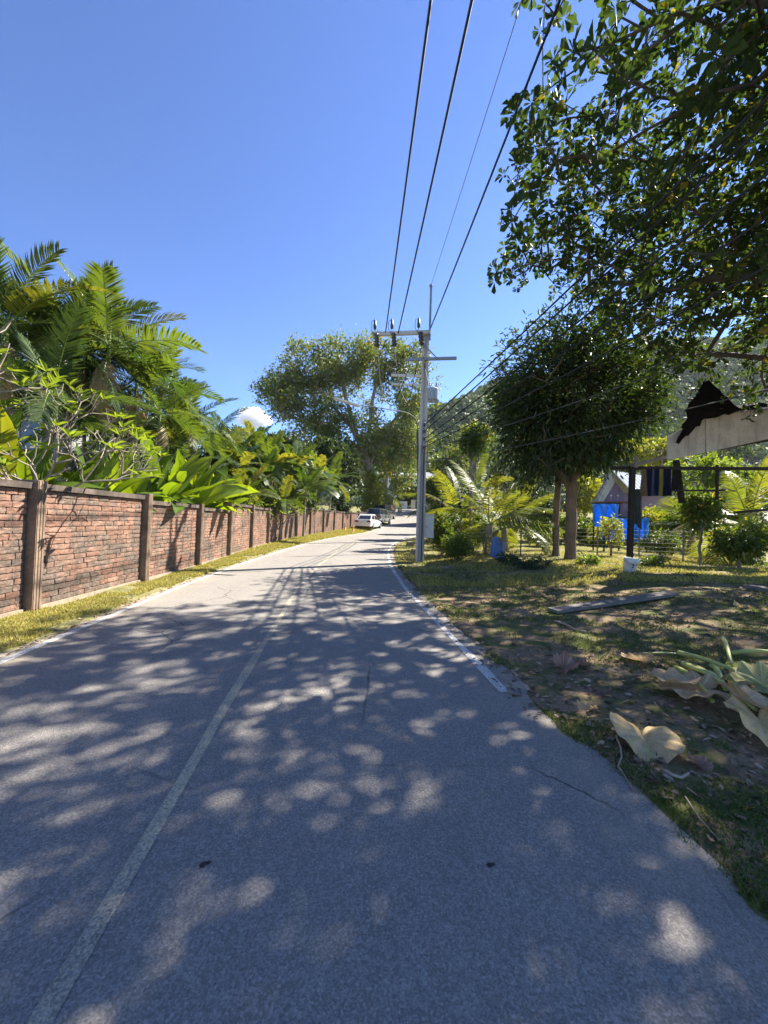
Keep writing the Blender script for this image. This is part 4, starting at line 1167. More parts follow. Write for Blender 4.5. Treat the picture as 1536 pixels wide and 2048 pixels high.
# ---- bare-stemmed frangipani
def frangipani(label, px, d, h, spread, seed, nleaf=.35, z0=.6, depth=5, r0=.055, name='frangipani'):
    g = np.random.default_rng(seed)
    x = min(px_x(px, d), -5.7); b = np.array([x, d, gz(x, d) + z0 - .6])
    root = thing(name, Vector(b), label, 'shrub', 'frangipani shrubs')
    m = MB(); ends = []
    def br(p, v, L, r, k):
        v = v / np.linalg.norm(v)
        mid = p + v * L * .5 + g.normal(0, .04 * L, 3); e = p + v * L + np.array([0, 0, .06 * L])
        tube(m, [p, mid, e], [r, r * .9, r * .78], 6 if r > .02 else 5)
        if k == 0:
            ends.append((e, v)); return
        nb_ = 2 if g.random() < .6 else 3
        ph = g.uniform(0, 6.28)
        ref_ = np.cross(v, [0, 0, 1.0]); ref_ = ref_ / max(np.linalg.norm(ref_), 1e-6) if np.linalg.norm(ref_) > .05 else np.array([1.0, 0, 0]); b2 = np.cross(v, ref_)
        for q in range(nb_):
            a_ = ph + q * 6.283 / nb_ + g.normal(0, .3); sp = g.uniform(.55, .85)
            w = v + sp * (ref_ * math.cos(a_) + b2 * math.sin(a_)) * spread; w[2] = max(w[2], -.05) + .12
            br(e, w, L * g.uniform(.72, .92), r * .74, k - 1)
    br(b - [0, 0, .1], np.array([.08, -.05, 1.0]), h * .28, r0, depth)
    obj('stems', m, M_BARK_PALE, root, smooth_=True)
    m = MB()
    for e, v in ends:
        if g.random() < nleaf:
            k = int(g.integers(4, 8)); a_ = np.arange(k) * 2.4
            D = np.stack([np.cos(a_), np.sin(a_), g.uniform(.1, .9, k)], -1) + v * .4
            leaves(m, np.tile(e, (k, 1)), D, np.tile([0, 0, 1.0], (k, 1)), g.uniform(.16, .28, k), .075, T_LANCE)
    obj('crown', m, L_FRANG, root)
frangipani('pale bare-stemmed frangipani spreading over the near wall', 150, 7.7, 3.3, 1.15, 3, .36, depth=6, r0=.056)
frangipani('pale frangipani with few leaves, cut by the picture edge', 10, 7.0, 3.9, 1.0, 4, .45, depth=6, r0=.056)
frangipani('bleached leafless frangipani over the far wall', 668, 30.5, 2.9, 1.1, 6, .12)
frangipani('greyish frangipani hanging over the middle wall', 555, 22.0, 2.2, 1.1, 9, .6)

# ---- leafy shrubs and middle-distance trees
def bush(label, c, rad, leaf, n, per, L, W, tpl=T_DIAMOND, name='shrub', droop=.2, bark=None, cat='shrub', group=None, trunkr=.05, inner=.3, spread=.12, stems=4):
    """c = centre of the crown (world), stems from the ground below"""
    c = np.array(c); b = Vector((c[0], c[1], gz(c[0], c[1])))
    k = 4
    bl = [(c[0] + rng.normal(0, .35) * rad[0], c[1] + rng.normal(0, .3) * rad[1], c[2] + rng.normal(0, .3) * rad[2], rad[0] * .7, rad[1] * .7, rad[2] * .7) for _ in range(k)] + [(c[0], c[1], c[2], rad[0] * .85, rad[1] * .85, rad[2] * .85)]
    pts = blobs(bl, n, inner); pts[:, 2] = np.maximum(pts[:, 2], b.z + .08)
    limbs = [[np.array(b) - [0, 0, .1], np.array(b) * [1, 1, 0] + [0, 0, b.z + max(.15, (c[2] - b.z) * .55)], c]]
    for q in range(stems):
        limbs.append([limbs[0][1], c + rng.normal(0, .45, 3) * np.array(rad)])
    return canopy_tree(name, label, b, limbs, pts, .006 if trunkr < .1 else .015, trunkr, bark or M_BARK_GREY, leaf, per, spread, L, W, tpl, droop, .7, .8, max(.15, rad[0] * .25), cat, group)
def B(label, px, py, d, rx, rz, leaf, n, per, L, W, **k):
    p = at(px, py, d); p.x = p.x if not (d < 45 and px < 720) else min(p.x, np.interp(d, WP[:, 1], WP[:, 0]) - .5)
    return bush(label, p, (rx / 768 * d, rx / 768 * d * k.pop('dep', .8), rz / 768 * d), leaf, n, per, L, W, **k)
G_ = 'shrubs above the wall'
B('leafy shrub above the wall, first after the paddle plants', 500, 1000, 18, 34, 26, L_SHRUB, 90, 16, .17, .06, tpl=T_LANCE, group=G_)
B('leafy shrub spilling over the lowest wall panel', 550, 1008, 21, 38, 26, L_SHRUB, 100, 16, .2, .06, tpl=T_LANCE, group=G_)
B('leafy shrub above the wall, left of the second step up', 590, 995, 25, 34, 26, L_FRANG, 80, 16, .24, .08, tpl=T_LANCE, group=G_)
B('leafy shrub above the far wall beside the bleached frangipani', 635, 1005, 29, 30, 22, L_SHRUB, 80, 14, .24, .08, tpl=T_LANCE, group=G_)
B('dark shrub over the wall behind the parked white sedan', 700, 1005, 38, 26, 34, L_DARK, 90, 16, .34, .14, group=G_)
B('tall yellow-green shrub overhanging the parked cars', 748, 985, 51, 26, 58, L_YEL, 170, 22, .36, .2, name='tall_shrub', group=G_, dep=.9)
B('dense dark thicket tree under the rain tree', 680, 935, 44, 56, 46, L_DARK, 190, 26, .42, .2, name='thicket_tree', cat='tree', trunkr=.15)
B('dark thicket tree behind the broad-leaflet palms', 560, 900, 34, 60, 40, L_DARK, 170, 26, .36, .17, name='thicket_tree', cat='tree', trunkr=.14)
B('green thicket tree between palms and rain tree', 455, 895, 27, 48, 38, L_DARK, 150, 24, .32, .15, name='thicket_tree', cat='tree', trunkr=.12)
B('deep green thicket tree behind the slender palms', 330, 880, 19, 70, 60, L_DARK, 170, 26, .26, .12, name='thicket_tree', cat='tree', trunkr=.12)
B('deep green thicket tree beside the grey house', 190, 830, 18.5, 80, 80, L_DARK, 200, 26, .24, .11, name='thicket_tree', cat='tree', trunkr=.12)
B('deep green thicket tree behind the yellowing palm', 30, 700, 19, 100, 100, L_DARK, 200, 26, .24, .11, name='thicket_tree', cat='tree', trunkr=.12)
B('dark thicket tree filling the gap before the rain tree trunk', 615, 915, 40, 56, 40, L_DARK, 170, 26, .4, .19, name='thicket_tree', cat='tree', trunkr=.15)
B('green thicket tree low behind the middle wall', 520, 955, 30, 60, 36, L_SHRUB, 150, 24, .3, .12, name='thicket_tree', cat='tree', trunkr=.12)
B('green thicket tree low behind the paddle plants', 410, 940, 21, 60, 46, L_DARK, 150, 24, .26, .11, name='thicket_tree', cat='tree', trunkr=.12)
B('green thicket tree low behind the slender palm trunks', 255, 890, 16.5, 70, 60, L_SHRUB, 150, 24, .22, .09, name='thicket_tree', cat='tree', trunkr=.12)
B('green thicket tree beside the balcony of the grey house', 120, 880, 12.0, 60, 40, L_DARK, 110, 22, .2, .08, name='thicket_tree', cat='tree', trunkr=.1) if False else None
B('yellow-green thicket tree under the rain tree crown', 668, 890, 48, 46, 36, L_SHRUB, 150, 24, .42, .2, name='thicket_tree', cat='tree', trunkr=.15)
# right side
for k_, (px_k, py_k, d_k, lf_k, lab_k) in enumerate([(1150, 1052, 24, L_SHRUB, 'garden bush directly behind the two mango trunks'), (1205, 1075, 23, L_YEL, 'yellowish garden bush below the upper blue tarpaulin'), (1265, 1062, 27, L_SHRUB, 'garden bush behind the shelter post'),
        (1320, 1050, 25, L_YEL, 'yellowish garden bush behind the hanging rag'), (1370, 1052, 21, L_SHRUB, 'garden bush under the narrow black cloth'), (1440, 1045, 22, L_YEL, 'yellowish garden bush under the fascia board'), (1510, 1040, 23, L_SHRUB, 'garden bush behind the picture-edge coconut palm'), (1010, 1066, 25, L_DARK, 'dark garden bush behind the leaning blue board'), (960, 1066, 26, L_SHRUB, 'garden bush behind the thick coconut trunk')]):
    B(lab_k, px_k, py_k, d_k, 44, 34, lf_k, 120, 18, .26, .09, tpl=T_LANCE, name='garden_bush', group='garden bushes behind the fence')
G2 = 'shrubs on the lawn'
B('feathery yellow-green shrub right beside the utility pole', 885, 1072, 16.0, 26, 34, L_SHRUB, 120, 22, .16, .045, tpl=T_LANCE, group=G2, droop=.0)
B('low feathery shrub in front of the banana sapling', 915, 1092, 14.6, 26, 24, L_SHRUB, 110, 22, .15, .035, tpl=T_LANCE, group=G2, droop=-.1)
B('dark shrub in shade behind the feathery shrubs', 880, 1040, 20, 24, 32, L_DARK, 90, 18, .22, .08, group=G2)
B('leafy tree screening the grey cottage behind the pole', 868, 990, 36, 30, 44, L_SHRUB, 150, 22, .32, .13, name='garden_tree', cat='tree', trunkr=.1)
B('grey-green small tree behind the utility pole', 900, 930, 30, 34, 42, L_RAIN, 120, 20, .3, .12, name='garden_tree', cat='tree', trunkr=.1)
B('leafy tree peeping out at the mango crown edge', 945, 880, 22, 30, 34, L_SHRUB, 120, 20, .24, .08, tpl=T_LANCE, name='garden_tree', cat='tree', trunkr=.1)
B('low tree closing the gap under the mango crown', 1060, 1015, 26, 60, 36, L_DARK, 160, 20, .3, .12, name='garden_tree', cat='tree', trunkr=.1)
B('bright garden tree beside the purple gable', 1170, 985, 30, 40, 48, L_YEL, 140, 20, .3, .12, name='garden_tree', cat='tree', trunkr=.1)
B('sunlit yellow-green tree behind the shelter beam', 1320, 905, 36, 64, 34, L_YEL, 190, 22, .36, .16, name='garden_tree', cat='tree', trunkr=.12)
B('sunlit leafy tree under the pale fascia board', 1420, 960, 24, 52, 44, L_FRANG, 170, 22, .26, .1, tpl=T_LANCE, name='garden_tree', cat='tree', trunkr=.1)
B('upright leafy shrub with two stems below the hung cloths', 1402, 1010, 13.2, 34, 44, L_SHRUB, 120, 20, .19, .06, tpl=T_LANCE, group=G2)
B('spreading yellow-green shrub at the picture edge by the shelter', 1480, 1078, 12.6, 54, 34, L_SHRUB, 140, 20, .18, .055, tpl=T_LANCE, group=G2)
B('low shrub along the wire fence behind the mango trunk', 1075, 1068, 21, 40, 22, L_SHRUB, 90, 18, .2, .07, group=G2)
B('low shrub in front of the blue tarpaulin', 1320, 1085, 17, 40, 22, L_SHRUB, 90, 18, .17, .06, group=G2)
B('leafy bush in the hollow behind the coconut palms', 940, 1010, 27, 50, 40, L_DARK, 150, 20, .28, .11, group=G2)
B('far bushy tree above the white gate wall', 815, 985, 74, 34, 34, L_FAR, 140, 22, .6, .3, name='far_tree', cat='tree', trunkr=.2)
B('far yellowish bushy tree at the road head', 775, 930, 80, 30, 36, L_YEL, 120, 22, .6, .3, name='far_tree', cat='tree', trunkr=.2)
B('far bushy tree beside the road head behind the poles', 868, 975, 62, 30, 46, L_FAR, 130, 22, .5, .25, name='far_tree', cat='tree', trunkr=.2)
B('pale far tree below the hill shoulder', 925, 900, 70, 60, 40, L_FAR, 170, 24, .6, .3, name='far_tree', cat='tree', trunkr=.2)
B('pale far tree right of the hill shoulder', 1010, 930, 60, 60, 50, L_FAR, 170, 24, .55, .27, name='far_tree', cat='tree', trunkr=.2)
B('far tree behind the sunlit yellow-green tree', 1260, 930, 58, 60, 50, L_FAR, 160, 24, .55, .27, name='far_tree', cat='tree', trunkr=.2)
B('far tree beyond the shelter roof', 1430, 880, 55, 80, 60, L_FAR, 180, 24, .5, .25, name='far_tree', cat='tree', trunkr=.2)
# small sapling in front of the blue tarp
SB = gpix(1222, 1112)
pts = blobs([(SB.x, SB.y, SB.z + 1.25, .45, .4, .35), (SB.x + .15, SB.y, SB.z + .85, .35, .3, .25)], 46)
canopy_tree('sapling', 'small forked sapling with yellow-green leaves before the blue tarpaulin', SB,
            [[SB - Vector((0, 0, .1)), SB + Vector((0, 0, .25)), SB + Vector((-.12, 0, .7)), SB + Vector((-.1, 0, 1.2))], [SB + Vector((0, 0, .2)), SB + Vector((.15, 0, .6)), SB + Vector((.2, 0, 1.1))]],
            pts, .006, .05, M_BARK_BROWN, L_YEL, 12, .1, .15, .06, T_LANCE, .2)
# banana sapling
bb = gpix(918, 1092)
root = thing('banana_plant', bb, 'young banana plant with one glowing upright leaf beside the feathery shrubs', 'plant')
m = MB(); tube(m, [bb - Vector((0, 0, .1)), bb + Vector((-.02, 0, .6)), bb + Vector((.02, 0, 1.15))], [.07, .06, .04], 8); obj('stem', m, M_BARK_BROWN, root, smooth_=True)
BAN = [paddle_mesh('leaf', 1.2, .30, L_PADDLE, b, 95 + i, .12) for i, b in enumerate((.15, 1.4))]
inst('leaf', BAN[0], root, (.02, 0, 1.1), (0, R(-78), R(20)), 1.0)
inst('leaf', BAN[1], root, (.0, 0, 1.1), (0, R(-35), R(178)), .95)
inst('leaf', BAN[1], root, (.0, 0, 1.05), (0, R(-30), R(-40)), .7)

# ---- wooded hill
hmb = MB()
def hill_z(x, y):
    x = np.asarray(x, float); y = np.asarray(y, float)
    e = np.interp(x / np.maximum(y, 60), [-1.2, -.5, -.15, .0, .13, .28, .5, .73, 1.0, 1.6], [.05, .07, .12, .20, .265, .325, .39, .45, .46, .40])
    s_ = smooth(120, 300, y) * (1 - .35 * smooth(330, 640, y))
    return -3 + 6 * smooth(80, 150, y) + 300 * e * s_ + 16 * (vnoise(x / 40, y / 40, 31) - .5) * smooth(140, 240, y)
HX = np.linspace(-190, 480, 68); HY = np.linspace(95, 640, 56)
grid_mesh(hmb, HX, HY, hill_z)
M_HILL = simple('hill_soil', (.07, .085, .035), (.04, .055, .025), .05, .95, .1)
obj('hill', hmb, M_HILL, smooth_=True, kind='structure')
n = 7500
hx = rng.uniform(-60, 340, n); hy = rng.uniform(135, 360, n)
hz = hill_z(hx, hy)
qx, qy, qw = proj(np.stack([hx, hy, hz + 4], -1))
ok = (qx > 660) & (qx < 1640); hx, hy, hz = hx[ok], hy[ok], hz[ok]
m = MB()
per = 34
cr = rng.uniform(2.2, 5.2, len(hx)); P = np.repeat(np.stack([hx, hy, hz + cr * .75], -1), per, 0)
v = unit(rng.normal(0, 1, P.shape)); v[:, 2] = np.abs(v[:, 2]) * 1.0 - .15
P = P + v * np.repeat(cr, per)[:, None] * rng.uniform(.75, 1.05, len(P))[:, None]
D = np.cross(v, rng.normal(0, 1, P.shape)); ln = np.repeat(cr, per) * .55 * rng.uniform(.6, 1.2, len(P))
leaves(m, P - unit(D) * ln[:, None] * .5, D, v + rng.normal(0, .35, v.shape), ln, ln * .8, T_DIAMOND)
L_HILL = leafmat('hill_wood_leaf', (.085, .125, .045), (.04, .075, .035), (1.5, 1.4, .5), .25, .7)
obj('hill_forest', m, L_HILL, kind='stuff', label='hazy green forest covering the hillside', cat='forest')
# ------------------------------------------------------------------ houses
def quad_part(mb, pts, th, mi=0):
    """flat panel through 4 points given thickness along its normal"""
    A = [np.array(p, float) for p in pts]; nn_ = np.cross(A[1] - A[0], A[-1] - A[0]); nn_ = nn_ / np.linalg.norm(nn_) * th
    k = len(A); V = A + [a - nn_ for a in A]
    F = [tuple(range(k)), tuple(range(2 * k - 1, k - 1, -1))] + [(i, k + i, k + (i + 1) % k, (i + 1) % k) for i in range(k)]
    mb.add(np.array(V), F)

M_GREYWALL = concrete('grey_render', (.34, .35, .36), (.27, .28, .29), (.19, .19, .19), .6)
M_ROOFDARK = simple('dark_roof_tiles', (.07, .06, .055), (.045, .04, .038), rough=.8)
M_TIMBER = simple('red_brown_timber', (.20, .09, .06), (.12, .055, .04), rough=.7)
M_WHITEWALL = concrete('white_render', (.72, .71, .68), (.6, .59, .56), (.42, .4, .37), .6)
h = thing('grey_house', (-12.9, 13.2, 0), 'grey rendered house with dark roof half hidden behind the near palms', 'house')
m = MB(); box(m, (-12.9, 13.6, 2.5), (6.0, 3.6, 5.2)); wl = obj('wall', m, M_GREYWALL, h)
m = MB(); quad_part(m, [(-16.6, 11.0, 4.95), (-9.3, 11.0, 4.95), (-10.3, 13.6, 6.2), (-15.6, 13.6, 6.2)], .12); quad_part(m, [(-9.3, 16.2, 4.95), (-16.6, 16.2, 4.95), (-15.6, 13.6, 6.2), (-10.3, 13.6, 6.2)], .12)
quad_part(m, [(-9.3, 11.0, 4.95), (-9.3, 16.2, 4.95), (-10.3, 13.6, 6.2)], .12); quad_part(m, [(-16.6, 16.2, 4.95), (-16.6, 11.0, 4.95), (-15.6, 13.6, 6.2)], .12); obj('roof', m, M_ROOFDARK, h)
m = MB(); box(m, (-12.9, 11.05, 5.02), (7.2, .06, .22)); obj('fascia', m, M_WHITEWALL, h)
for x in (-14.5, -11.3):
    m = MB(); box(m, (x, 11.785, 3.6), (1.3, .05, 1.3)); w = obj('window', m, M_GLASS, h)
    m = MB()
    for dx, dz, sx_, sz_ in ((0, .68, 1.46, .07), (0, -.68, 1.46, .07), (-.69, 0, .07, 1.3), (.69, 0, .07, 1.3), (0, 0, .05, 1.3)): box(m, (x + dx, 11.76, 3.6 + dz), (sx_, .05, sz_))
    obj('frame', m, M_WHITEWALL, w)
m = MB(); box(m, (-11.6, 11.2, 2.2), (3.4, 1.1, .16)); obj('balcony_floor', m, M_TIMBER, h)
for k in range(15):
    m = MB(); box(m, (-13.1 + .22 * k, 10.7, 2.7), (.045, .045, .84)); obj('baluster', m, M_TIMBER, h)
m = MB(); box(m, (-11.6, 10.7, 3.16), (3.4, .08, .08)); obj('handrail', m, M_TIMBER, h)

M_PURPLE = simple('mauve_paint', (.27, .195, .29), (.21, .15, .225), rough=.8)
M_TIN = simple('pale_tin_sheet', (.62, .64, .66), (.5, .52, .54), rough=.45, metal=.25)
def corrugated(mb, a, b, c, d, n, amp=.025):
    """sheet a-b (eave) to d-c (ridge), waves run from eave to ridge"""
    a, b, c, d = [np.array(v, float) for v in (a, b, c, d)]
    nn_ = np.cross(b - a, d - a); nn_ /= np.linalg.norm(nn_)
    V = []
    for k in range(n + 1):
        f = k / n; o = nn_ * amp * (1 if k % 2 else -1)
        V += [a + (b - a) * f + o, d + (c - d) * f + o]
    V2 = [v - nn_ * .006 for v in V]; n2 = len(V)
    F = [(2 * k, 2 * k + 2, 2 * k + 3, 2 * k + 1) for k in range(n)] + [(n2 + 2 * k, n2 + 2 * k + 1, n2 + 2 * k + 3, n2 + 2 * k + 2) for k in range(n)]
    mb.add(np.array(V + V2), F)
dg = 26.0
pk = at(1221, 942, dg); le = at(1188, 1003, dg); re_ = at(1256, 982, dg - .2)
back = Vector((4.7, 2.4, 0))
gb = Vector((pk.x, dg, gz(pk.x, dg)))
hut = thing('mauve_hut', gb, 'mauve gabled hut with pale corrugated roof beyond the shelter post', 'hut')
m = MB()
zf = gb.z - .2
quad_part(m, [(le.x + .1, dg + .2, zf), (re_.x - .05, dg + .2, zf), (re_.x - .05, dg + .2, re_.z - .08), (pk.x, dg + .2, pk.z - .12), (le.x + .1, dg + .2, le.z - .03)], .12)
quad_part(m, [(re_.x - .06, dg + .21, zf), (re_.x + back.x, dg + back.y, zf), (re_.x + back.x, dg + back.y, re_.z - .1), (re_.x - .06, dg + .21, re_.z - .1)], .12)
obj('wall', m, M_PURPLE, hut)
m = MB(); corrugated(m, re_ + Vector((.1, -.25, -.02)), re_ + back + Vector((.1, 0, -.02)), pk + back, pk + Vector((0, -.25, 0)), 22, .02); rf = obj('roof', m, M_TIN, hut)
m = MB(); corrugated(m, le + back + Vector((-.1, 0, 0)), le + Vector((-.1, -.25, 0)), pk + Vector((0, -.25, 0)), pk + back, 22, .02); obj('roof', m, M_TIN, hut)
for k in range(6):                                           # eave soffit boards under the left slope
    f0, f1 = k / 6 + .02, (k + 1) / 6 - .02
    a = le.lerp(pk, f0); b = le.lerp(pk, f1); m = MB(); o = Vector((.05, 0, -.06))
    quad_part(m, [a + o + Vector((0, -.22, 0)), b + o + Vector((0, -.22, 0)), b + o + Vector((0, .18, 0)), a + o + Vector((0, .18, 0))], .02); obj('soffit_board', m, simple('soffit', (.42, .33, .22)) if k == 0 else bpy.data.materials['soffit'], hut)
m = MB(); beam(m, at(1190, 1005, dg - .05), at(1256, 1005, dg - .05), .08, .14); obj('tie_beam', m, M_TIMBER, hut)
for k in range(3):
    m = MB(); tube(m, [at(1208 + 14 * k, 1000, dg - .1), at(1208 + 14 * k, 992, dg - .1)], .01, 5); lathe(m, at(1208 + 14 * k, 992, dg - .1), [(.04, -.02), (.06, .03), (.04, .08)], 8); obj('gable_lamp', m, M_PLATE, hut)

fb = Vector((at(803, 1020, 72).x, 72, gz(3, 72)))
fh = thing('far_gate_wall', fb, 'low white wall with a gate at the head of the road', 'wall'); fh['kind'] = 'thing'
m = MB(); a = at(790, 1022, 72); b = at(814, 1022, 72); box(m, ((a.x + b.x) / 2, 72, fb.z + .7), (b.x - a.x, .2, 1.5)); obj('wall_panel', m, M_WHITEWALL, fh)
m = MB(); c = at(826, 1018, 71); box(m, (c.x, 71, fb.z + .8), (.8, .3, 1.9)); obj('gate_post', m, concrete('cream_render', (.6, .52, .4), (.5, .43, .33), (.36, .3, .23), .6), fh)
for k in range(3):
    m = MB(); a = at(814, 1013 + 4 * k, 72); b = at(825, 1013 + 4 * k, 71.6); beam(m, a, b, .05, .08); obj('gate_rail', m, M_STEEL, fh)
fr = at(802, 948, 92)
fhh = thing('far_house', (fr.x, 94, gz(fr.x, 94)), 'far house with pale low roof peeping over trees at the road head', 'house')
m = MB(); quad_part(m, [(fr.x - 3.6, 90, fr.z - .5), (fr.x + 4.2, 90, fr.z - .5), (fr.x + 4.0, 93, fr.z + .4), (fr.x - 3.4, 93, fr.z + .4)], .15); obj('roof', m, M_TIN, fhh)
m = MB(); box(m, (fr.x + .3, 93, fr.z - 3.2), (7, 4.4, 5.0)); obj('wall', m, M_WHITEWALL, fhh)
for k in range(3):
    m = MB(); box(m, (fr.x - 1.8 + 2.0 * k, 90.78, fr.z - 2.0), (1.1, .05, 1.2)); obj('window', m, M_GLASS, fhh)
fg = at(872, 985, 46)
gh = thing('grey_cottage', (fg.x, 47, gz(fg.x, 47)), 'small grey cottage glimpsed between utility pole and coconut palms', 'house')
m = MB(); box(m, (fg.x + .4, 47.5, fg.z - .4), (3.2, 2.5, 4.6)); obj('wall', m, M_GREYWALL, gh)
m = MB(); quad_part(m, [(fg.x - 1.6, 45.9, fg.z + 1.7), (fg.x + 2.4, 45.9, fg.z + 1.7), (fg.x + 2.2, 47.6, fg.z + 2.6), (fg.x - 1.4, 47.6, fg.z + 2.6)], .1); obj('roof', m, M_GREYWALL, gh)
m = MB(); box(m, (fg.x + .2, 46.23, fg.z + .3), (.9, .05, 1.0)); obj('window', m, M_GLASS, gh)

# ------------------------------------------------------------------ ragged shelter at the right
M_BLACKWOOD = simple('weathered_black_timber', (.035, .03, .028), (.018, .016, .015), 10, .85, .2, 0, .4)
M_GREYWOOD = simple('weathered_grey_timber', (.20, .185, .165), (.12, .11, .1), 10, .85, .2, 0, .4)
M_TARP = simple('black_roof_sheet', (.014, .012, .012), (.007, .006, .007), 3, .95, .03)
M_FASCIA = concrete('dirty_white_board', (.46, .42, .39), (.37, .335, .31), (.23, .21, .195), .56)
dS = 11.6
sb = foot(1260, dS)
sh = thing('ragged_shelter', sb, 'open timber shelter with ragged black roof and dirty white fascia boards', 'shelter')
ptop = at(1265, 930, dS)
m = MB(); beam(m, sb - Vector((0, 0, .2)), Vector((ptop.x, ptop.y, ptop.z)), .13, .13); obj('post', m, M_BLACKWOOD, sh)
for k, (a, b, w, hh, mt) in enumerate([(at(1222, 936, dS), at(1640, 938, dS + .1), .09, .10, M_BLACKWOOD), (at(1262, 931, dS - .12), at(1338, 913, dS - .14), .08, .10, M_GREYWOOD), (at(1338, 913, dS - .14), at(1640, 862, dS - .2), .08, .10, M_BLACKWOOD),
                                       (at(1342, 981, dS + .1), at(1450, 981, dS + .1), .05, .05, M_BLACKWOOD), (at(1434, 930, dS + .12), at(1434, 1000, dS + .12), .06, .06, M_BLACKWOOD),
                                       (at(1352, 920, dS + 1.6), at(1364, 1006, dS + 1.6), .14, .14, M_BLACKWOOD), (at(1468, 1025, dS - .5), at(1640, 1010, dS - .8), .06, .07, M_BLACKWOOD), (at(1273, 912, dS - .2), at(1272, 935, dS - .2), .05, .09, M_GREYWOOD)]):
    m = MB(); beam(m, a, b, w, hh); obj('rail' if k > 2 else 'beam', m, mt, sh)
e2 = at(1580, 1120, dS + .2); m = MB(); beam(m, Vector((e2.x, e2.y, gz(e2.x, e2.y) - .2)), Vector((e2.x, e2.y, 3.9)), .13, .13); obj('post', m, M_BLACKWOOD, sh)
dF = dS - .32
m = MB(); quad_part(m, [at(1334, 920, dF), at(1409, 906, dF), at(1409, 832, dF), at(1333, 874, dF)], -.02); obj('fascia_board', m, M_FASCIA, sh)
m = MB(); quad_part(m, [at(1411, 905, dF), at(1640, 856, dF - .05), at(1640, 808, dF - .05), at(1411, 831, dF)], -.02); obj('fascia_board', m, M_FASCIA, sh)
def ragged(mb, pts, d0, d1, seed, jit=5, th=.01):
    """sheet with torn edge: outline pixels, depth runs d0 to d1 along it"""
    g = np.random.default_rng(seed); out = []
    n = len(pts)
    for i in range(n):
        a = np.array(pts[i]); b = np.array(pts[(i + 1) % n]); k = max(1, int(np.linalg.norm(b - a) / 9))
        for j in range(k):
            p = a + (b - a) * j / k + (g.normal(0, jit * .35, 2) if j else 0); out.append(p)
    P = [np.array(at(p[0], p[1], d0 + (d1 - d0) * (p[1] - 760) / 110 + g.normal(0, .02))) for p in out]
    c = np.mean(P, 0); V = [c] + P + [c + [0, .03, .012]] + [p + np.array([0, .03, .012]) for p in P]; k = len(P)
    F = [(0, 1 + i, 1 + (i + 1) % k) for i in range(k)] + [(k + 1, k + 2 + (i + 1) % k, k + 2 + i) for i in range(k)] + [(1 + i, k + 2 + i, k + 2 + (i + 1) % k, 1 + (i + 1) % k) for i in range(k)]
    mb.add(np.array(V), F)
m = MB(); ragged(m, [(1368, 824), (1385, 800), (1408, 764), (1418, 760), (1440, 780), (1462, 803), (1480, 817), (1420, 826)], 11.25, 11.15, 1, 8); obj('roof_peak_sheet', m, M_TARP, sh)
m = MB(); corrugated(m, at(1380, 828, dF - .12), at(1640, 812, dF - .2), at(1640, 800, dF + 2.4), at(1400, 815, dF + 2.4), 60, .02); obj('roof_sheet', m, M_TARP, sh)
for k, q in enumerate([[(1374, 822), (1412, 822), (1412, 836), (1385, 862), (1358, 888), (1353, 886), (1368, 858), (1362, 856), (1376, 838)], [(1392, 820), (1470, 816), (1536, 808), (1536, 814), (1440, 829), (1412, 838)]]):
    m = MB(); ragged(m, q, dF - .14, dF - .14, 5 + k, 6); obj('torn_flap', m, M_TARP, sh)

def hung_cloth(name, label, pxs, pys, d, mat, seed, amp=.05, nx=26, nz=12, jag=0.0, cat='cloth'):
    g = np.random.default_rng(seed); m = MB()
    a, b = at(pxs[0], pys[0], d), at(pxs[1], pys[0], d); c, e = at(pxs[0], pys[1], d), at(pxs[1], pys[1], d)
    V = []
    for j in range(nz + 1):
        for i in range(nx + 1):
            u, v = i / nx, j / nz
            v2 = v * (1 + (jag * (vnoise(np.array([i * .5]), np.array([0.]), seed)[0] - .5) if j == nz else 0))
            p = np.array(a) * (1 - u) * (1 - v2) + np.array(b) * u * (1 - v2) + np.array(c) * (1 - u) * v2 + np.array(e) * u * v2
            p[1] += amp * (math.sin(u * 16 + seed) + .6 * math.sin(u * 31 + v * 2)) * (.3 + v) * .6; p[0] += .02 * math.sin(v * 7 + u * 9) * v
            V.append(p)
    nV = len(V); V = V + [v + np.array([0, .006, 0]) for v in V]
    F = [(j * (nx + 1) + i, j * (nx + 1) + i + 1, (j + 1) * (nx + 1) + i + 1, (j + 1) * (nx + 1) + i) for j in range(nz) for i in range(nx)]
    F += [tuple(nV + q for q in reversed(f)) for f in F]
    m.add(np.array(V), F)
    return obj(name, m, mat, smooth_=True, loc=tuple(a), cat=cat, label=label)
t = NT('striped_navy_cloth')
o_ = t.obj(); s_ = t.node('ShaderNodeSeparateXYZ'); t.link(o_, s_.inputs[0])
c = t.ramp(t.math('FRACT', t.math('MULTIPLY', s_.outputs['X'], 1.12)), [(0.0, (.16, .11, .06)), (.12, (.15, .10, .06)), (.16, (.012, .012, .035)), (.36, (.014, .014, .05)), (.40, (.1, .1, .13)), (.46, (.012, .012, .04)), (.60, (.015, .015, .045)), (.63, (.22, .20, .045)), (.73, (.2, .18, .04)), (.76, (.012, .012, .035)), (1.0, (.016, .014, .03))])
t.color(t.mix(.5, c, t.mix(1.0, c, t.ramp(t.noise(o_, 30, 4), [(.3, .3), (.7, 1.0)]), 'MULTIPLY'))); t.rough(.9, .1)
hung_cloth('hung_cloth', 'navy cloth with tan and yellow stripes hung from the shelter beam', (1283, 1343), (938, 992), dS - .08, t.m, 3, .09)
hung_cloth('hung_cloth', 'long frayed dark green-grey rag hung beside the shelter post', (1268, 1284), (978, 1052), dS + .02, simple('dark_rag', (.05, .06, .055), (.02, .025, .025), 20, .95), 5, .03, 10, 14, .3)
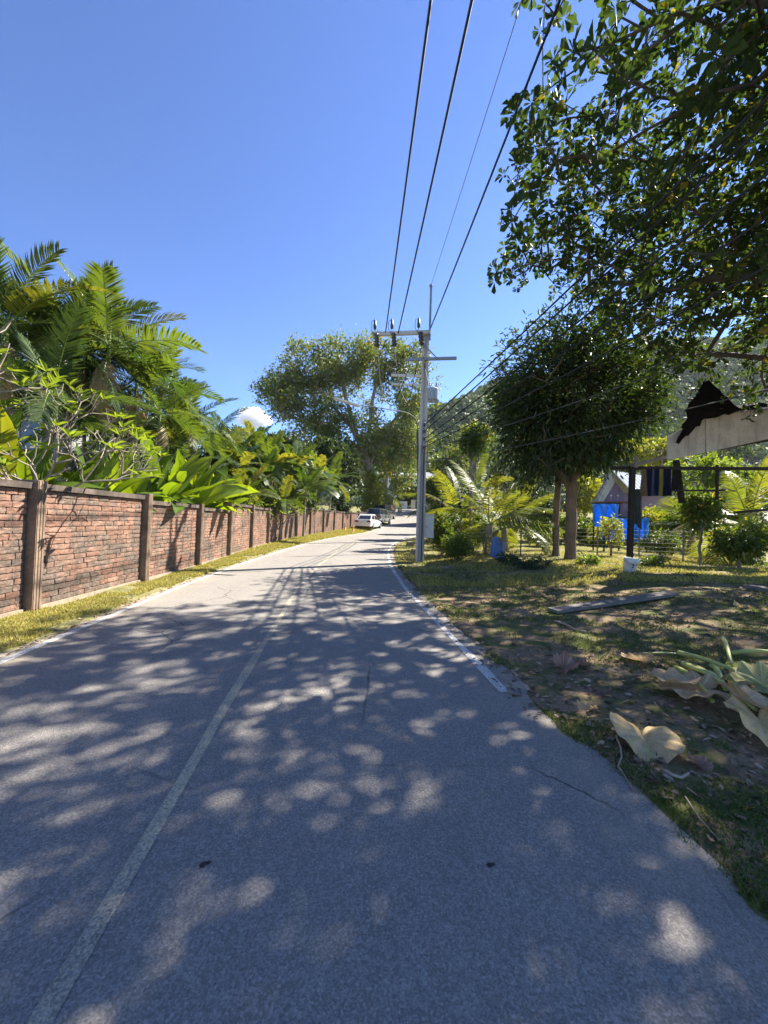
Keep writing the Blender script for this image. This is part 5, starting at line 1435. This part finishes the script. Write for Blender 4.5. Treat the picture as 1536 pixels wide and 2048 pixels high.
hung_cloth('hung_cloth', 'narrow black cloth hung behind the striped one', (1345, 1362), (936, 985), dS + .5, simple('black_rag', (.016, .016, .02), (.01, .01, .012), 20, .95), 7, .04, 10, 10, .25)

# blue tarpaulins on a line
t = NT('blue_tarpaulin'); t.color(t.ramp(t.noise(t.obj(), 9, 5, .65), [(.3, (.02, .17, .5)), (.5, (.06, .36, .8)), (.7, (.30, .62, .92))])); t.rough(.35, .5)
tl = t.node('ShaderNodeBsdfTranslucent'); tl.inputs['Color'].default_value = (.05, .35, .9, 1); mx = t.node('ShaderNodeMixShader'); mx.inputs[0].default_value = .4
t.link(t.b.outputs[0], mx.inputs[1]); t.link(tl.outputs[0], mx.inputs[2]); t.link(mx.outputs[0], t.out.inputs['Surface'])
M_BLUE = t.m
hung_cloth('blue_tarpaulin', 'bright blue crumpled tarpaulin, upper one below the mauve hut', (1184, 1240), (1008, 1052), 19.5, M_BLUE, 11, .34, 40, 14, .25, 'tarpaulin')
hung_cloth('blue_tarpaulin', 'bright blue crumpled tarpaulin, lower one behind the shelter post', (1208, 1296), (1036, 1080), 18.8, M_BLUE, 13, .32, 50, 14, .2, 'tarpaulin')
ts = thing('tarpaulin_frame', foot(1240, 19.2), 'thin timber frame carrying the blue tarpaulins', 'frame')
for px, d_, y1 in ((1188, 19.5, 1006), (1239, 19.5, 1006), (1209, 18.8, 1034), (1294, 18.8, 1036)):
    p1 = at(px, y1, d_ + .1); m = MB(); beam(m, Vector((p1.x, p1.y, gz(p1.x, p1.y) - .1)), p1, .06, .06); obj('post', m, M_BLACKWOOD, ts)
for a, b, d_ in (((1184, 1007), (1243, 1007), 19.5), ((1205, 1035), (1298, 1036), 18.8)):
    m = MB(); beam(m, at(*a, d_ + .08), at(*b, d_ + .08), .05, .05); obj('rail', m, M_BLACKWOOD, ts)

# blue board leaning on a short stake
t = NT('faded_blue_board'); t.color(t.mix(t.ramp(t.noise(t.obj(), 6, 5, .65), [(.5, 0.0), (.75, .5)]), (.05, .12, .30), (.22, .30, .42))); t.rough(.45, .4)
bg_ = gpix(993, 1118)
brd = thing('leaning_board', bg_, 'faded blue rounded board leaning on a stake on the lawn', 'board')
rot = Matrix.Rotation(R(24), 3, 'Z') @ Matrix.Rotation(R(-16), 3, 'X') @ Matrix.Rotation(R(20), 3, 'Y')
m = MB(); out = []
for a_ in np.linspace(0, np.pi, 9): out.append((.30 * math.cos(a_), .74 + .16 * math.sin(a_)))
out += [(-.32, .02), (.32, .02)]
V = [rot @ Vector((x, s, z)) + bg_ for s in (-.02, .02) for x, z in out]; k = len(out)
m.add(np.array([np.array(v) for v in V]), [tuple(range(k)), tuple(range(2 * k - 1, k - 1, -1))] + [(i, k + i, k + (i + 1) % k, (i + 1) % k) for i in range(k)])
obj('board', m, t.m, brd)
m = MB(); beam(m, bg_ + Vector((.27, .3, -.1)), bg_ + Vector((.22, .24, .78)), .16, .05); obj('stake', m, M_GREYWOOD, brd)

# white pail
bk = gpix(1258, 1143)
pl = thing('white_pail', bk, 'dented white plastic pail tipped slightly at the shelter post foot', 'pail')
ax = Vector((.12, -.10, 1)).normalized()
t = NT('white_plastic'); t.color(t.ramp(t.noise(t.obj(), 7, 5), [(.35, (.52, .52, .5)), (.65, (.76, .76, .74))])); t.rough(.45, .4)
m = MB(); lathe(m, bk - Vector((0, 0, .02)), [(.145, 0), (.155, .02), (.175, .30), (.19, .31), (.19, .335), (.178, .36), (.182, .40), (.165, .40), (.15, .30), (.14, .03)], 22, ax); bd = obj('bucket_body', m, t.m, pl, smooth_=True)
m = MB(); c_ = bk + ax * .33
tube(m, [c_ + Vector((-.19, 0, 0)), c_ + Vector((-.17, -.12, -.08)), c_ + Vector((0, -.19, -.13)), c_ + Vector((.17, -.12, -.08)), c_ + Vector((.19, 0, 0))], .005, 5); obj('handle', m, M_DARKMETAL, pl)
m = MB(); box(m, bk + ax * .2 + Vector((-.03, -.172, 0)), (.035, .012, .06)); box(m, bk + ax * .13 + Vector((-.02, -.166, 0)), (.05, .012, .03)); obj('print_mark', m, M_DARKMETAL, bd)

# wire fence
A_ = foot(905, 16.6); B_ = foot(1560, 13.2)
fn = thing('wire_fence', A_, 'thin wire fence on slim posts crossing the lawn behind the mango trunk', 'fence')
for k in range(9):
    p_ = A_.lerp(B_, k / 8); z_ = gz(p_.x, p_.y); m = MB(); tube(m, [(p_.x, p_.y, z_ - .2), (p_.x + .02, p_.y, z_ + 1.25)], .028, 6); obj('post', m, M_GREYWOOD, fn)
for k in range(7):
    m = MB(); q = [A_.lerp(B_, i / 24) for i in range(25)]; tube(m, [(p_.x, p_.y, gz(p_.x, p_.y) + .25 + .15 * k) for p_ in q], .0035, 4, cap=False); obj('wire', m, M_STEEL, fn)

# concrete bits at the kerb by the pole
for k, (px, py, s, lab) in enumerate([(820, 1092, .28, 'pale broken concrete block in the grass before the pole'), (826, 1108, .24, 'smaller broken concrete block beside the pole foot')]):
    p_ = gpix(px, py); m = MB(); box(m, p_ + Vector((0, 0, s * .4)), (s * 1.4, s, s), Matrix.Rotation(.4 + k, 3, 'Z') @ Matrix.Rotation(.2, 3, 'X'), 0, .8)
    box(m, p_ + Vector((.1, .05, s * .25)), (s * .8, s * .7, s * .5), Matrix.Rotation(1.1 + k, 3, 'Z'), 0, .7); obj('concrete_block', m, M_PLINTH, loc=tuple(p_), cat='rubble', label=lab)

# ------------------------------------------------------------------ fallen leaves and garden waste at the verge
def dryleaf_mat(name, c1, c2, vein):
    t = NT(name); o_ = t.obj(); n_ = t.noise(o_, 9, 6, .7)
    c = t.ramp(n_, [(.3, c2), (.62, c1)])
    c = t.mix(t.ramp(t.noise(o_, 34, 4, .6), [(.55, 0.0), (.75, .5)]), c, tuple(x * .55 for x in c2))
    uvn = t.node('ShaderNodeUVMap'); uvn.uv_map = 'leaf'; su_ = t.node('ShaderNodeSeparateXYZ'); t.link(uvn.outputs[0], su_.inputs[0])
    v_ = t.math('LESS_THAN', t.math('ABSOLUTE', t.math('SUBTRACT', t.math('FRACT', t.math('MULTIPLY', su_.outputs['X'], 11.0)), .5)), .07)
    mid = t.math('LESS_THAN', t.math('ABSOLUTE', t.math('SUBTRACT', su_.outputs['X'], .5)), .012)
    c = t.mix(t.math('MULTIPLY', t.math('MAXIMUM', v_, mid), .85), c, vein)
    t.color(c); t.rough(.75, .2); t.bump(t.math('ADD', t.math('ADD', n_, t.math('MULTIPLY', v_, .8)), t.noise(o_, 60, 4, .7)), .8, .012)
    tl = t.node('ShaderNodeBsdfTranslucent'); t.link(c, tl.inputs['Color']); mx = t.node('ShaderNodeMixShader'); mx.inputs[0].default_value = .25
    t.link(t.b.outputs[0], mx.inputs[1]); t.link(tl.outputs[0], mx.inputs[2]); t.link(mx.outputs[0], t.out.inputs['Surface'])
    return t.m
M_DRY1 = dryleaf_mat('cream_dry_leaf', (.74, .54, .29), (.52, .34, .16), (.68, .55, .20))
M_DRY2 = dryleaf_mat('tan_dry_leaf', (.70, .50, .28), (.42, .26, .13), (.72, .56, .33))
M_DRY3 = dryleaf_mat('greenish_dying_leaf', (.36, .38, .16), (.46, .36, .17), (.58, .58, .28))
M_DRY4 = dryleaf_mat('pinkish_brown_leaf', (.42, .25, .18), (.26, .13, .09), (.5, .36, .26))
def heart_leaf(mb, L, fold, curl, wave, seed, ns=72, nr=9, rim=1.0):
    """heart-shaped blade, tip towards +X, stalk joint at the origin"""
    g = np.random.default_rng(seed); th = np.linspace(-np.pi + .10, np.pi - .10, ns)
    r = L * (.44 + .20 * (1 + np.cos(th)) / 2 + .07 * np.sin(np.abs(th)) + .12 * np.maximum(0, np.cos(th)) ** 10 - .34 * smooth(2.55, 3.05, np.abs(th)))
    r *= 1 + rim * (.025 * np.sin(th * 9 + seed) + .015 * np.sin(th * 17 + seed * 2))
    V = []; U = []
    for j in range(nr):
        f = j / (nr - 1)
        x = r * f * np.cos(th); y = r * f * np.sin(th)
        z = fold * np.abs(y) + curl * (x * x + y * y) / L * (.4 + .6 * np.sin(th * 1.5 + seed) ** 2) + wave * f * f * L * np.sin(th * 5 + seed + f * 2) * .07 + .010 * f * np.sin(th * 11 + 1.6) + rim * (- .10 * L * f ** 5 * (.5 + .5 * np.sin(th * 3 + seed * 1.7)) + .03 * L * f ** 4 * np.sin(th * 9 + seed))
        V.append(np.stack([x, y, z], -1)); U.append(np.stack([(th + np.pi) / (2 * np.pi), th * 0 + f], -1))
    V = np.concatenate(V); U = np.concatenate(U)
    F = [(j * ns + i, j * ns + i + 1, (j + 1) * ns + i + 1, (j + 1) * ns + i) for j in range(nr - 1) for i in range(ns - 1)]
    mb.add(V, F); return U
def place_leaf(name, label, pos, L, rot, mat, fold=.25, curl=.3, wave=.6, seed=0, stalk=None, cat='dry leaf', rim=1.0):
    m = MB(); U = heart_leaf(m, L, fold, curl, wave, seed, rim=rim)
    me = m.mesh('blade', mat, True); lo = np.zeros(len(me.loops), dtype=np.int32); me.loops.foreach_get('vertex_index', lo)
    me.uv_layers.new(name='leaf').data.foreach_set('uv', U[lo].astype(np.float32).ravel())
    rm = Euler(rot).to_matrix()
    zmin = min((rm @ v.co).z for v in me.vertices)
    root = thing(name, Vector((pos.x, pos.y, pos.z)), label, cat, 'garden waste on the verge')
    o = inst('blade', me, root, (0, 0, -zmin - .012), rot)
    if stalk:
        q = np.array(stalk[0]); m = MB(); tube(m, q, np.linspace(stalk[1], stalk[1] * .55, len(q)), 8); obj('stalk', m, stalk[2], root, smooth_=True)
    return root
g0 = gpix(1312, 1492)
place_leaf('heart_leaf', 'large cream dry heart-shaped leaf lying alone nearest the road', g0 + Vector((-.06, .05, 0)), .36, (R(-8), R(6), R(-112)), M_DRY1, .42, -.12, .3, 2, rim=.45)
M_STALKW = simple('pale_green_leaf_stalk', (.50, .50, .17), (.36, .40, .11), 8, .4)
def stalk_path(p, q, d=None, lift=.05, n=8):
    a = gpix(*p); b = gpix(*q)
    return [a.lerp(b, i / (n - 1)) + Vector((0, 0, lift + .05 * math.sin(math.pi * i / (n - 1)))) for i in range(n)]
PILE = [((1400, 1400), .40, (R(-6), R(10), R(160)), M_DRY2, .2, .25, 'broad tan dry leaf spread under the green stalks', ((1372, 1352), (1512, 1448)), 4),
        ((1450, 1372), .38, (R(12), R(4), R(100)), M_DRY3, .15, .3, 'dying greenish leaf at the heart of the leaf pile', ((1358, 1318), (1560, 1405)), 6),
        ((1490, 1440), .41, (R(-18), R(16), R(-70)), M_DRY2, .35, .2, 'tan dry leaf with wavy rim at the lower pile edge', ((1366, 1346), (1500, 1436)), 8),
        ((1525, 1385), .38, (R(18), R(-12), R(-20)), M_DRY3, .2, .4, 'pale greenish leaf on the pile at the picture edge', ((1464, 1316), (1600, 1330)), 10),
        ((1520, 1475), .38, (R(-10), R(22), R(-110)), M_DRY1, .3, .2, 'cream dry leaf hanging lowest at the picture edge', None, 12),
        ((1352, 1388), .32, (R(8), R(-6), R(190)), M_DRY2, .3, .3, 'smaller tan dry leaf at the pile end toward the road', None, 14)]
for (pp, L_, rt, mt, fo, cu, lab, stp, sd) in PILE:
    g_ = gpix(*pp)
    place_leaf('heart_leaf', lab, g_ + Vector((0, 0, .015 * (sd % 5))), L_, rt, mt, fo, cu, .8, sd, (stalk_path(*stp, lift=.06 + .012 * (sd % 5)), .026, M_STALKW) if stp else None)
for k, (a, b, lab) in enumerate([((1445, 1288), (1462, 1342), 'short curled green stalk standing at the back of the leaf pile'), ((1352, 1350), (1425, 1420), 'green stalk lying across the pile end toward the road'), ((1424, 1345), (1450, 1395), 'short pale stalk wedged between the long ones')]):
    m = MB(); q = stalk_path(a, b, lift=.07); tube(m, q, np.linspace(.028, .016, len(q)), 8); obj('leaf_stalk', m, M_STALKW, smooth_=True, loc=tuple(q[0]), cat='stalk', label=lab, group='loose stalks on the verge')
place_leaf('heart_leaf', 'grey-brown folded dry leaf lying above the pile beside a cut stalk', gpix(1282, 1325), .26, (R(20), R(0), R(170)), M_DRY2, .5, .3, .5, 21, ([gpix(1280, 1318) + Vector((0, 0, .06)), gpix(1330, 1316) + Vector((0, 0, .06)), gpix(1352, 1318) + Vector((0, 0, .06))], .012, M_STALKW))
place_leaf('crumpled_leaf', 'pinkish crumpled dry leaf in the sunlit grass patch', gpix(1128, 1340), .20, (R(14), R(-14), R(40)), M_DRY4, .5, .8, 1.4, 23)
place_leaf('crumpled_leaf', 'reddish crumpled leaf scrap right of the pinkish one', gpix(1158, 1332), .13, (R(-14), R(10), R(-30)), M_DRY4, .5, .9, 1.6, 25)
place_leaf('crumpled_leaf', 'small dry leaf in the dark verge below the plank end', gpix(1095, 1195), .2, (R(10), R(10), R(80)), M_DRY2, .4, .5, 1.2, 27)
place_leaf('crumpled_leaf', 'narrow brown leaf in the grass right of the big cream leaf', gpix(1400, 1535), .11, (R(10), R(-10), R(100)), M_DRY4, .6, .5, 1.2, 29)
place_leaf('crumpled_leaf', 'small crumpled leaf at the asphalt edge above the cream leaf', gpix(1180, 1420), .12, (R(10), R(20), R(200)), M_DRY2, .5, .6, 1.2, 31)
place_leaf('crumpled_leaf', 'white scrap leaf on bare soil under the shelter side', gpix(1480, 1215), .2, (R(10), R(20), R(10)), M_DRY1, .4, .6, 1.2, 33)

M_STICK = barkmat('dry_stick', (.38, .31, .23), (.2, .155, .11), 14)
def stick(label, pix, r, name='stick', lift=.02, mat=None):
    q = [gpix(*p) + Vector((0, 0, lift + .01 * (i % 2))) for i, p in enumerate(pix)]
    m = MB(); tube(m, [np.array(p) for p in q], np.linspace(r, r * .6, len(q)), 6); obj(name, m, mat or M_STICK, smooth_=True, loc=tuple(q[0]), cat='stick', label=label, group='sticks on the verge')
stick('forked dry twig bent along the asphalt edge below the cream leaf', [(1232, 1478), (1240, 1500), (1243, 1520), (1236, 1542), (1252, 1562), (1268, 1592)], .007)
stick('pale stick on the dark soil before the plank', [(1110, 1245), (1130, 1252), (1150, 1262), (1172, 1268)], .02)
stick('thin pale straw lying from the pinkish leaf toward the pile', [(1182, 1336), (1210, 1344), (1245, 1352), (1320, 1356)], .005)
stick('curved dry stalk in the grass below the cream leaf', [(1330, 1548), (1345, 1560), (1362, 1562), (1378, 1556)], .012)
stick('thin dry stem standing in the dark soil by the shelter', [(1440, 1180), (1470, 1186), (1520, 1190)], .012)
stick('long thin twig reaching over soil toward the corner', [(1370, 1600), (1400, 1650), (1440, 1690)], .004)
pa, pb = gpix(1105, 1226), gpix(1345, 1192)
m = MB(); beam(m, pa + Vector((0, 0, .04)), pb + Vector((0, 0, .05)), .24, .05); obj('plank', m, M_GREYWOOD, loc=tuple(pa), cat='plank', label='weathered grey plank lying flat on the shaded soil')
pa, pb = gpix(1495, 1178), gpix(1600, 1196)
m = MB(); beam(m, pa + Vector((0, 0, .05)), pb + Vector((0, 0, .05)), .22, .08); obj('plank', m, M_GREYWOOD, loc=tuple(pa), cat='plank', label='second grey plank cut off by the picture edge')

# ------------------------------------------------------------------ grass and leaf litter
def grass_patch(n, xy, h, w, mat, name, label, lean=.5):
    x, y = xy; z = ground_z(x, y)
    k = len(x); P = np.stack([x, y, z - .008], -1)
    D = rng.normal(0, lean, (k, 3)); D[:, 2] = 1.0
    U = rng.normal(0, 1, (k, 3))
    s = rng.uniform(.5, 1.25, k)
    m = MB(); leaves(m, P, D, U, h * s, w * rng.uniform(.7, 1.3, k), T_BLADE)
    obj(name, m, mat, kind='stuff', label=label, cat='grass')
L_GRASS_DRY = leafmat('dry_grass_blade', (.36, .34, .12), (.22, .24, .07), (1.3, 1.2, .5), .35, .6, (.46, .38, .2), .2, .25)
L_GRASS = leafmat('green_grass_blade', (.10, .15, .035), (.05, .085, .022), (1.6, 1.5, .4), .35, .55, (.24, .21, .09), .12, .3)
n = 70000
y = 2.6 * (44 / 2.6) ** rng.random(n)
xl = np.interp(y, WP[:, 1], WP[:, 0]) + .2; xr = road_x(y) - HW - .02
x = xl + (xr - xl) * rng.random(n) ** .85
ok = (xr > xl) & (vnoise(x * 2.2, y * 2.2, 51) > .16 + .30 * ((x - xl) / np.maximum(xr - xl, .1) > .85))
x, y = x[ok], y[ok]
grass_patch(0, (x, y), .035 + .004 * y, .006 + .0007 * y, L_GRASS_DRY, 'verge_grass', 'dry yellow-green grass along the foot of the wall')
n = 110000
y = 1.1 * (15 / 1.1) ** rng.random(n); x = road_x(y) + HW - .08 + (y * 1.15 + 1.2) * rng.random(n) ** 1.2
pn = vnoise(x * 1.1, y * 1.1, 61) * .6 + vnoise(x * 3.3, y * 3.3, 62) * .4
ok = pn > .47
x, y = x[ok], y[ok]
grass_patch(0, (x, y), .03 + .0045 * y, .005 + .0008 * y, L_GRASS, 'shade_grass', 'patchy green grass on the shaded soil of the verge', .8)
n = 60000
y = 9.0 * (27 / 9.0) ** rng.random(n); x = road_x(y) + HW + .05 + rng.random(n) * (y * .95)
ok = vnoise(x * .9, y * .9, 71) > .30
x, y = x[ok], y[ok]
grass_patch(0, (x, y), .09, .016, L_GRASS_DRY, 'lawn_grass', 'sunlit dry yellow grass of the lawn behind the pole', .7)
# litter
t = NT('leaf_litter'); r = t.rnd()
t.color(t.ramp(r, [(0.0, (.06, .04, .028)), (.35, (.16, .105, .065)), (.65, (.28, .20, .13)), (.9, (.40, .31, .22)), (1.0, (.34, .15, .08))])); t.rough(.8, .2)
M_LITTER = t.m
T_CURL = (np.array([[0, 0, 0], [.35, -.42, .10], [.75, -.4, .14], [1, 0, .12], [.75, .4, .16], [.35, .42, .08], [.5, 0, 0]]), np.array([[0, 1, 2, 6], [6, 2, 3, 4], [0, 6, 4, 5]]))
n = 7000
y = 1.9 * (17 / 1.9) ** rng.random(n) ** .8; x = road_x(y) + HW + .0 + (y * 1.15 + 1.0) * rng.random(n) ** .9
ok = vnoise(x * .7 + 5, y * .7, 81) > .45 - .012 * y
x, y = x[ok], y[ok]; k = len(x)
P = np.stack([x, y, ground_z(x, y) + .004], -1); D = rng.normal(0, 1, (k, 3)); D[:, 2] *= .22; U = rng.normal(0, .3, (k, 3)); U[:, 2] += 1
ln = rng.uniform(.018, .055, k) * (1 + .10 * y)
m = MB(); leaves(m, P, D, U, ln, ln * .6, T_CURL); obj('fallen_leaves', m, M_LITTER, kind='stuff', label='brown fallen leaves littering the shaded soil', cat='leaves')
n = 1500
y = 3 * (30 / 3) ** rng.random(n); x = np.where(rng.random(n) < .6, road_x(y) - HW - rng.random(n) ** 2 * .9 + .1, road_x(y) + HW - rng.random(n) ** 2 * .3 + .05)
P = np.stack([x, y, np.maximum(ground_z(x, y), road_z(y)) + .006], -1); D = rng.normal(0, 1, (n, 3)); D[:, 2] *= .2; U = rng.normal(0, .3, (n, 3)); U[:, 2] += 1
ln = rng.uniform(.02, .06, n) * (1 + .04 * y)
m = MB(); leaves(m, P, D, U, ln, ln * .55, T_CURL); obj('roadside_leaves', m, M_LITTER, kind='stuff', label='scattered dry leaves and scraps along both road edges', cat='leaves')
# low plants in the foreground of the mango trunk
for k, (px, py, rx, rz, lf, lab) in enumerate([(1060, 1128, 34, 9, L_DARK, 'low dark weeds in the shade left of the mango trunk'), (1175, 1120, 26, 10, L_FRANG, 'low pale weeds right of the mango trunk'),
                                               (1300, 1122, 26, 9, L_SHRUB, 'low weeds right of the white pail'), (1020, 1118, 20, 8, L_DARK, 'low weeds before the leaning blue board'), (1500, 1120, 40, 12, L_SHRUB, 'low weeds at the picture edge by the shelter')]):
    g_ = gpix(px, py + rz); d_ = g_.y
    bush(lab, (g_.x, g_.y, g_.z + rz / 768 * d_), (rx / 768 * d_, rx / 768 * d_ * .7, rz / 768 * d_ * 1.1), lf, 60, 9, .10, .05, T_LANCE, name='weeds', trunkr=.012, cat='weeds', spread=.06, stems=6, group='weed tufts on the lawn')

# ------------------------------------------------------------------ cloud and hazy air
cc = at(503, 830, 900)
m = MB()
g = np.random.default_rng(5)
import bmesh
bm = bmesh.new(); bmesh.ops.create_icosphere(bm, subdivisions=3, radius=1.0)
IV = np.array([v.co[:] for v in bm.verts]); IF = np.array([[v.index for v in f.verts] for f in bm.faces]); bm.free()
PUFF = [(-30, -14, 16), (-18, -2, 18), (-6, 6, 18), (6, -2, 17), (18, 3, 17), (30, -2, 16), (42, -10, 14), (-8, -16, 22), (16, -16, 24), (38, -20, 16), (55, -18, 10)]
for dx, dz, r_ in list(PUFF):
    for q_ in range(16):
        a_ = g.uniform(0, 6.28); PUFF.append((dx + math.cos(a_) * r_ * .9, dz + math.sin(a_) * r_ * .9, r_ * g.uniform(.12, .34)))
for dx, dz, r_ in PUFF:
    V = IV * r_; nz_ = vnoise(V[:, 0] * .22 + dx, V[:, 2] * .22 + V[:, 1] * .17, 90) - .5
    V = V * (1 + .5 * nz_ + .22 * (vnoise(V[:, 0] * .6 + dx, V[:, 2] * .6 + V[:, 1] * .5, 91) - .5))[:, None]
    m.add(V * .8 + np.array([cc.x + dx * .8, cc.y + g.uniform(-12, 12), cc.z + dz * .8]), IF)
mt = bpy.data.materials.new('cloud_vapour'); mt.use_nodes = True; nt = mt.node_tree; nt.nodes.clear()
out_ = nt.nodes.new('ShaderNodeOutputMaterial'); pv = nt.nodes.new('ShaderNodeVolumePrincipled')
pv.inputs['Color'].default_value = (1, 1, 1, 1); pv.inputs['Density'].default_value = .10; pv.inputs['Anisotropy'].default_value = .2
nt.links.new(pv.outputs[0], out_.inputs['Volume'])
cl = obj('cloud', m, mt, smooth_=True, loc=tuple(cc), cat='cloud', label='small white cumulus cloud between palms and rain tree')
rm = cl.modifiers.new('merge', 'REMESH'); rm.mode = 'VOXEL'; rm.voxel_size = 1.6; rm.use_smooth_shade = True

hz_ = MB(); box(hz_, (150, 265, 92), (720, 820, 204))
o = obj('haze', hz_, None, kind='stuff')
mt = bpy.data.materials.new('haze_air'); mt.use_nodes = True; nt = mt.node_tree; nt.nodes.clear()
out_ = nt.nodes.new('ShaderNodeOutputMaterial'); pv = nt.nodes.new('ShaderNodeVolumePrincipled')
pv.inputs['Color'].default_value = (.85, .92, 1.0, 1); pv.inputs['Density'].default_value = .0001; pv.inputs['Anisotropy'].default_value = .3
nt.links.new(pv.outputs[0], out_.inputs['Volume']); o.data.materials.clear(); o.data.materials.append(mt)
